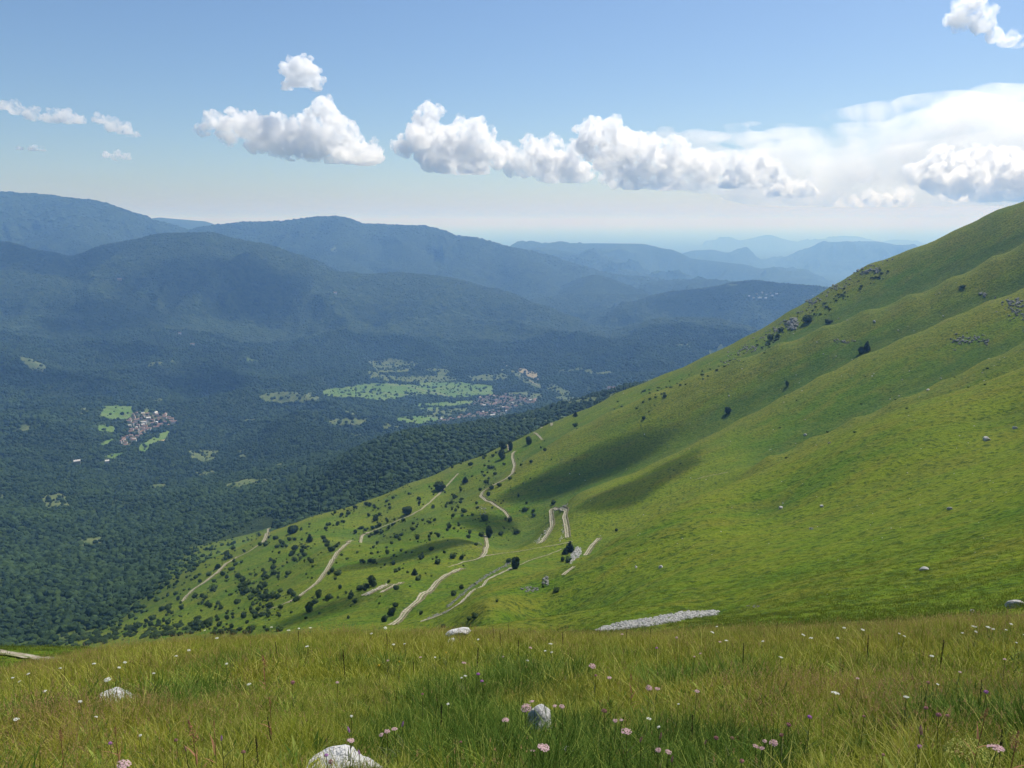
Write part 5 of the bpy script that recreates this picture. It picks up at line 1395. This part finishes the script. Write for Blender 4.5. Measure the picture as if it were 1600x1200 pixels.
FL = [  # head pixel, kind, width in px, own label
    (926, 1041, 'P', 16, 'pink yarrow with a dark bud below it, highest of the large pink ones'), (952, 1059, 'P', 11, 'small pink yarrow just below the highest large pink one'), (1014, 1075, 'P', 15, 'pale pink yarrow pair, left head, right of the tall rusty stalk'), (1027, 1076, 'P', 12, 'pale pink yarrow touching the right side of its paler neighbour'),
    (1089, 1080, 'P', 11, 'lone small pink yarrow in green grass right of the middle'), (831, 1096, 'P', 12, 'pink yarrow above the upright white rock, upper one'), (822, 1106, 'P', 22, 'wide pale pink yarrow just above the upright white rock'), (867, 1103, 'P', 11, 'left of two joined pink yarrow heads beside the upright rock'), (878, 1104, 'P', 13, 'right of two joined pink yarrow heads beside the upright rock'),
    (944, 1112, 'B', 13, 'deep pink clover head left of the tall rusty stalk'), (961, 1126, 'P', 11, 'left small pale yarrow below the deep pink clover'), (971, 1125, 'P', 9, 'right small pale yarrow below the deep pink clover'), (979, 1143, 'P', 21, 'tilted pale pink yarrow at the foot of the tall rusty stalk'),
    (1014, 1123, 'W', 12, 'creamy white flower cluster right of the tall rusty stalk'), (1029, 1136, 'W', 8, 'tiny cream flower below the creamy cluster'), (1001, 1156, 'S', 8, 'slender pink-brown spike between pale and deep pink yarrows'), (1032, 1151, 'S', 9, 'short brown-pink spike right of the slender one'),
    (849, 1168, 'P', 26, 'largest pink yarrow, at the foot of the upright white rock'), (832, 1173, 'P', 12, 'pale yarrow head left of the largest pink one'), (1028, 1172, 'P', 14, 'left head of the deep pink yarrow row at the bottom'), (1044, 1175, 'P', 15, 'right head of the deep pink yarrow row at the bottom'), (1050, 1187, 'S', 9, 'brown-pink spike hanging below the deep pink yarrow row'),
    (1119, 1154, 'B', 11, 'rosy clover head in the lower right middle'), (1102, 1160, 'S', 7, 'dull red spike left of the rosy clover head'), (1144, 1154, 'B', 9, 'brownish clover head right of the rosy one'), (1181, 1166, 'P', 13, 'left head of the bright pink yarrow pair near the bottom'), (1190, 1169, 'P', 12, 'right head of the bright pink yarrow pair near the bottom'), (1195, 1158, 'P', 10, 'small pink yarrow above the bright pink pair'),
    (1159, 1190, 'B', 11, 'brown clover head at the bottom edge right of the middle'), (1305, 1083, 'W', 16, 'bright white flat-topped yarrow on the right, brightest of all'), (1416, 1089, 'W', 10, 'small white flower by a dark hollow on the right'), (1456, 1025, 'W', 8, 'small white flower under the brown grass on the right'), (1220, 1027, 'W', 8, 'small white flower on the right third of the meadow'),
    (1265, 1121, 'U', 10, 'small purple flower below left of the bright white yarrow'), (1232, 1133, 'B', 11, 'brown-pink clover below the small purple flower'), (1221, 1149, 'B', 9, 'rusty clover lowest of the two under the purple flower'), (1209, 1161, 'P', 18, 'pale pink yarrow at the bottom left of the rusty clover'), (1467, 1118, 'B', 11, 'middle one of three pinkish clover heads on the right'), (1447, 1107, 'B', 9, 'left one of three pinkish clover heads on the right'), (1481, 1119, 'B', 8, 'right one of three pinkish clover heads on the right'),
    (1439, 1142, 'S', 11, 'thick reddish spike on the right below the clover trio'), (1437, 1167, 'U', 9, 'violet flower below the thick reddish spike'), (1541, 1082, 'U', 9, 'purple flower near the right edge'), (1557, 1169, 'P', 26, 'large pale pink yarrow in the bottom right corner'), (1539, 1117, 'R', 12, 'orange-brown seed head near the right edge'), (1588, 1160, 'R', 18, 'brown plume in the bottom right corner'), (1512, 1184, 'L', 64, 'yellow-green bedstraw cushion at the bottom right'),
    (986, 1058, 'R', 9, 'tall rusty dock stalk in the middle of the meadow'), (747, 1054, 'U', 9, 'upper of two purple flowers under a dark stalk'), (753, 1065, 'U', 8, 'lower of two purple flowers under a dark stalk'), (725, 1036, 'P', 11, 'whitish pink yarrow left of the dark stalk'), (727, 1056, 'W', 7, 'small white flower left of the two purple ones'), (629, 1132, 'M', 7, 'small magenta spike at the right end of the slanting yarrow row'),
    (616, 1139, 'P', 14, 'right head of the slanting yarrow row above the large white rock'), (605, 1143, 'P', 14, 'middle head of the slanting yarrow row above the large white rock'), (596, 1148, 'P', 12, 'left head of the slanting yarrow row above the large white rock'), (545, 1141, 'M', 8, 'purple spike directly above the large white rock'), (548, 1157, 'P', 17, 'pale yarrow overhanging the large white rock'), (549, 1119, 'W', 7, 'tiny white flower above the purple spike'),
    (510, 1181, 'U', 10, 'purple flower in front of the large white rock'), (517, 1191, 'B', 11, 'rosy clover at the bottom in front of the large white rock'), (561, 1176, 'M', 7, 'magenta spike in front of the right part of the large white rock'), (413, 1034, 'R', 13, 'rusty plume standing tall left of the middle'), (422, 1096, 'R', 9, 'small rusty plume below the tall one'), (457, 1067, 'B', 10, 'faded pink clover between the rusty plumes and the lush hollow'),
    (301, 1146, 'R', 20, 'brownish pink fluffy plume in the lower left'), (346, 1154, 'M', 7, 'pink spike right of the brownish fluffy plume'), (275, 1157, 'B', 8, 'brown head left of the fluffy plume'), (290, 1171, 'S', 6, 'reddish spike below the fluffy plume'), (380, 1176, 'B', 10, 'dull pink head right of the fluffy plume at the bottom'), (193, 1195, 'P', 24, 'large pink yarrow cut by the bottom edge on the left'), (172, 1162, 'U', 8, 'small magenta flower on the left above the bottom yarrow'),
    (180, 1141, 'R', 9, 'small orange dock head on the left'), (95, 1150, 'R', 13, 'orange-brown dock head at the lower left'), (168, 1062, 'W', 13, 'white flower cluster above the buried pale rock'), (25, 1124, 'W', 12, 'white flower at the left edge'), (125, 1096, 'W', 7, 'small white flower left below the buried pale rock'), (389, 1069, 'W', 9, 'white flower above the lush hollow on the left'), (219, 1149, 'W', 7, 'cream flower in the lower left'),
    (790, 1125, 'P', 17, 'whitish pink yarrow left of the upright white rock'), (860, 1006, 'W', 9, 'white flower at the far meadow edge left of the scree'), (580, 990, 'W', 6, 'bright white flower on the far meadow edge above the dark stalks'), (1026, 1013, 'U', 6, 'small purple flower below the scree'), (592, 1040, 'Y', 6, None), (624, 1034, 'Y', 5, None), (697, 1020, 'Y', 5, None), (334, 1130, 'R', 7, 'thin red-brown stalk leaning in the lower left')]
for u, v in [(320, 985), (339, 997), (195, 1035), (186, 1043), (147, 1037), (94, 1044), (44, 1053), (20, 1059), (30, 1065), (295, 1016), (354, 1037), (275, 1025), (615, 1007), (632, 1006), (424, 980), (451, 985), (467, 982), (485, 981), (602, 981), (747, 999), (721, 1059), (680, 1027), (852, 1017), (862, 1019), (824, 1032),
             (1135, 1001), (1192, 1002), (1319, 981), (1267, 997), (1309, 997), (1405, 990), (1413, 994), (1544, 980), (1552, 983), (1522, 979), (1572, 984), (1504, 989), (1525, 987), (1120, 979), (1113, 988), (1465, 1069), (1600, 992), (1588, 1004), (1255, 992), (1580, 975), (1348, 984), (1060, 1100), (700, 1100), (480, 1010), (240, 1052), (70, 1080), (150, 1120)]:
    FL.append((u, v, 'W', random.choice([5, 6, 6, 7, 8]), None))
for u, v in [(606, 1032), (657, 1027), (829, 1012), (972, 991), (1057, 996), (1094, 1021), (1085, 1026), (786, 1026), (527, 1066), (1125, 1003), (1340, 1060), (1500, 1050), (1570, 1030)]: FL.append((u, v, 'P', random.choice([6, 7, 8]), None))
for u, v in [(931, 1056), (1450, 1067), (660, 1085), (1350, 1120), (720, 1160), (1380, 1180)]: FL.append((u, v, 'B', 7, None))
for u, v in [(100, 1042), (466, 986), (604, 990), (747, 1012), (770, 978), (781, 985), (794, 975), (879, 987), (938, 980), (980, 982), (810, 1000), (1017, 981), (1162, 1005), (1082, 1117), (536, 1015), (645, 1030), (430, 1003), (1215, 972), (1357, 992), (1475, 1000), (400, 1150), (418, 1120), (1534, 1062), (1566, 1140), (690, 1100)]: FL.append((u, v, 'D', 0, None))
for q in FL: flower(*q)
# ------------------------------------------------------------------ small fair-weather clouds overhead, out of the picture: their shadows lie on the land
def overhead(spots):
    """spots: ground pixel (u, v), half-width and half-depth in m, turn, height above ground"""
    V, F, o = [], [], 0
    for i, (u, v, a, b, turn, hgt, rmin) in enumerate(spots):
        p = hit(u, v, rmin); c = np.array(p) + np.array(SUN_DIR) * (hgt / SUN_DIR.z)
        r = np.random.default_rng(60 + i)
        for k in range(9):
            s = 1.0 if k == 0 else r.uniform(.35, .6); w, q = r.uniform(0, 6.28), (0 if k == 0 else r.uniform(.45, .85))
            vv, ff = ICO3; d = 1 + .22 * noise3(vv, 1.7, i * 9 + k) + .12 * noise3(vv, 4, i * 9 + k + 4)
            e = vv * d[:, None] * np.array([a, b, min(a, b) * .5]) * s + [a * q * math.cos(w), b * q * math.sin(w), 0]
            ct, sn = math.cos(turn), math.sin(turn); e = e @ np.array([[ct, sn, 0], [-sn, ct, 0], [0, 0, 1]])
            V.append(e + c); F.append(ff + o); o += len(vv)
    V = np.vstack(V); c = V.mean(0); me = np_mesh('clouds', V - c, np.vstack(F), cloud_over, True)
    ob = link('clouds', me, None, c); rm = ob.modifiers.new('merge', 'REMESH'); rm.mode = 'VOXEL'; rm.voxel_size = 14.0
    return set_props(ob, 'small fair-weather clouds overhead', kind='stuff')
cloud_over = cloud_mat('overhead_vapour', .048, .5)
overhead([(905, 738, 62, 30, .25, 1000, 500), (960, 718, 60, 26, .3, 1000, 500), (840, 765, 38, 26, .3, 1000, 500), (1010, 752, 58, 26, .35, 900, 400), (1050, 722, 34, 20, .35, 900, 400), (975, 785, 26, 24, .5, 900, 400),
          (700, 848, 58, 34, .4, 800, 400), (640, 868, 60, 28, .4, 800, 400), (760, 818, 34, 30, .4, 800, 400), (590, 893, 22, 14, .4, 800, 350), (500, 955, 26, 26, .2, 700, 250), (460, 975, 20, 16, .2, 700, 250)])
# larger ones far out over the valley and the hills
def overhead_far(spots):
    V, F, o = [], [], 0
    for i, (u, v, a, b, turn, hgt, rmin) in enumerate(spots):
        p = hit(u, v, rmin); c = np.array(p) + np.array(SUN_DIR) * (hgt / SUN_DIR.z); r = np.random.default_rng(160 + i)
        for k in range(10):
            s = 1.0 if k == 0 else r.uniform(.35, .6); w, q = r.uniform(0, 6.28), (0 if k == 0 else r.uniform(.45, .9))
            vv, ff = ICO3; d = 1 + .22 * noise3(vv, 1.7, i * 9 + k) + .12 * noise3(vv, 4, i * 9 + k + 4)
            e = vv * d[:, None] * np.array([a, b, min(a, b) * .4]) * s + [a * q * math.cos(w), b * q * math.sin(w), 0]
            ct, sn = math.cos(turn), math.sin(turn); e = e @ np.array([[ct, sn, 0], [-sn, ct, 0], [0, 0, 1]])
            V.append(e + c); F.append(ff + o); o += len(vv)
    V = np.vstack(V); c = V.mean(0); me = np_mesh('clouds', V - c, np.vstack(F), cloud_over2, True)
    ob = link('clouds', me, None, c); rm = ob.modifiers.new('merge', 'REMESH'); rm.mode = 'VOXEL'; rm.voxel_size = 60.0
    return set_props(ob, 'larger clouds overhead beyond the valley', kind='stuff')
cloud_over2 = cloud_mat('overhead_vapour_far', .005, .6)
overhead_far([(330, 425, 520, 260, .2, 3200, 4500), (60, 400, 420, 330, 0, 3200, 4500), (170, 500, 420, 260, .1, 3000, 3500), (420, 470, 260, 200, 0, 3200, 4500), (1150, 452, 520, 200, 0, 3200, 4500), (1040, 470, 330, 160, 0, 3200, 4500), (600, 500, 300, 160, .2, 3000, 4000), (60, 600, 380, 160, .1, 2600, 3000), (960, 560, 380, 120, .2, 2800, 3800), (330, 600, 260, 180, .1, 2600, 3000), (1240, 455, 300, 160, 0, 3200, 4500), (720, 392, 200, 120, 0, 3400, 5500)])
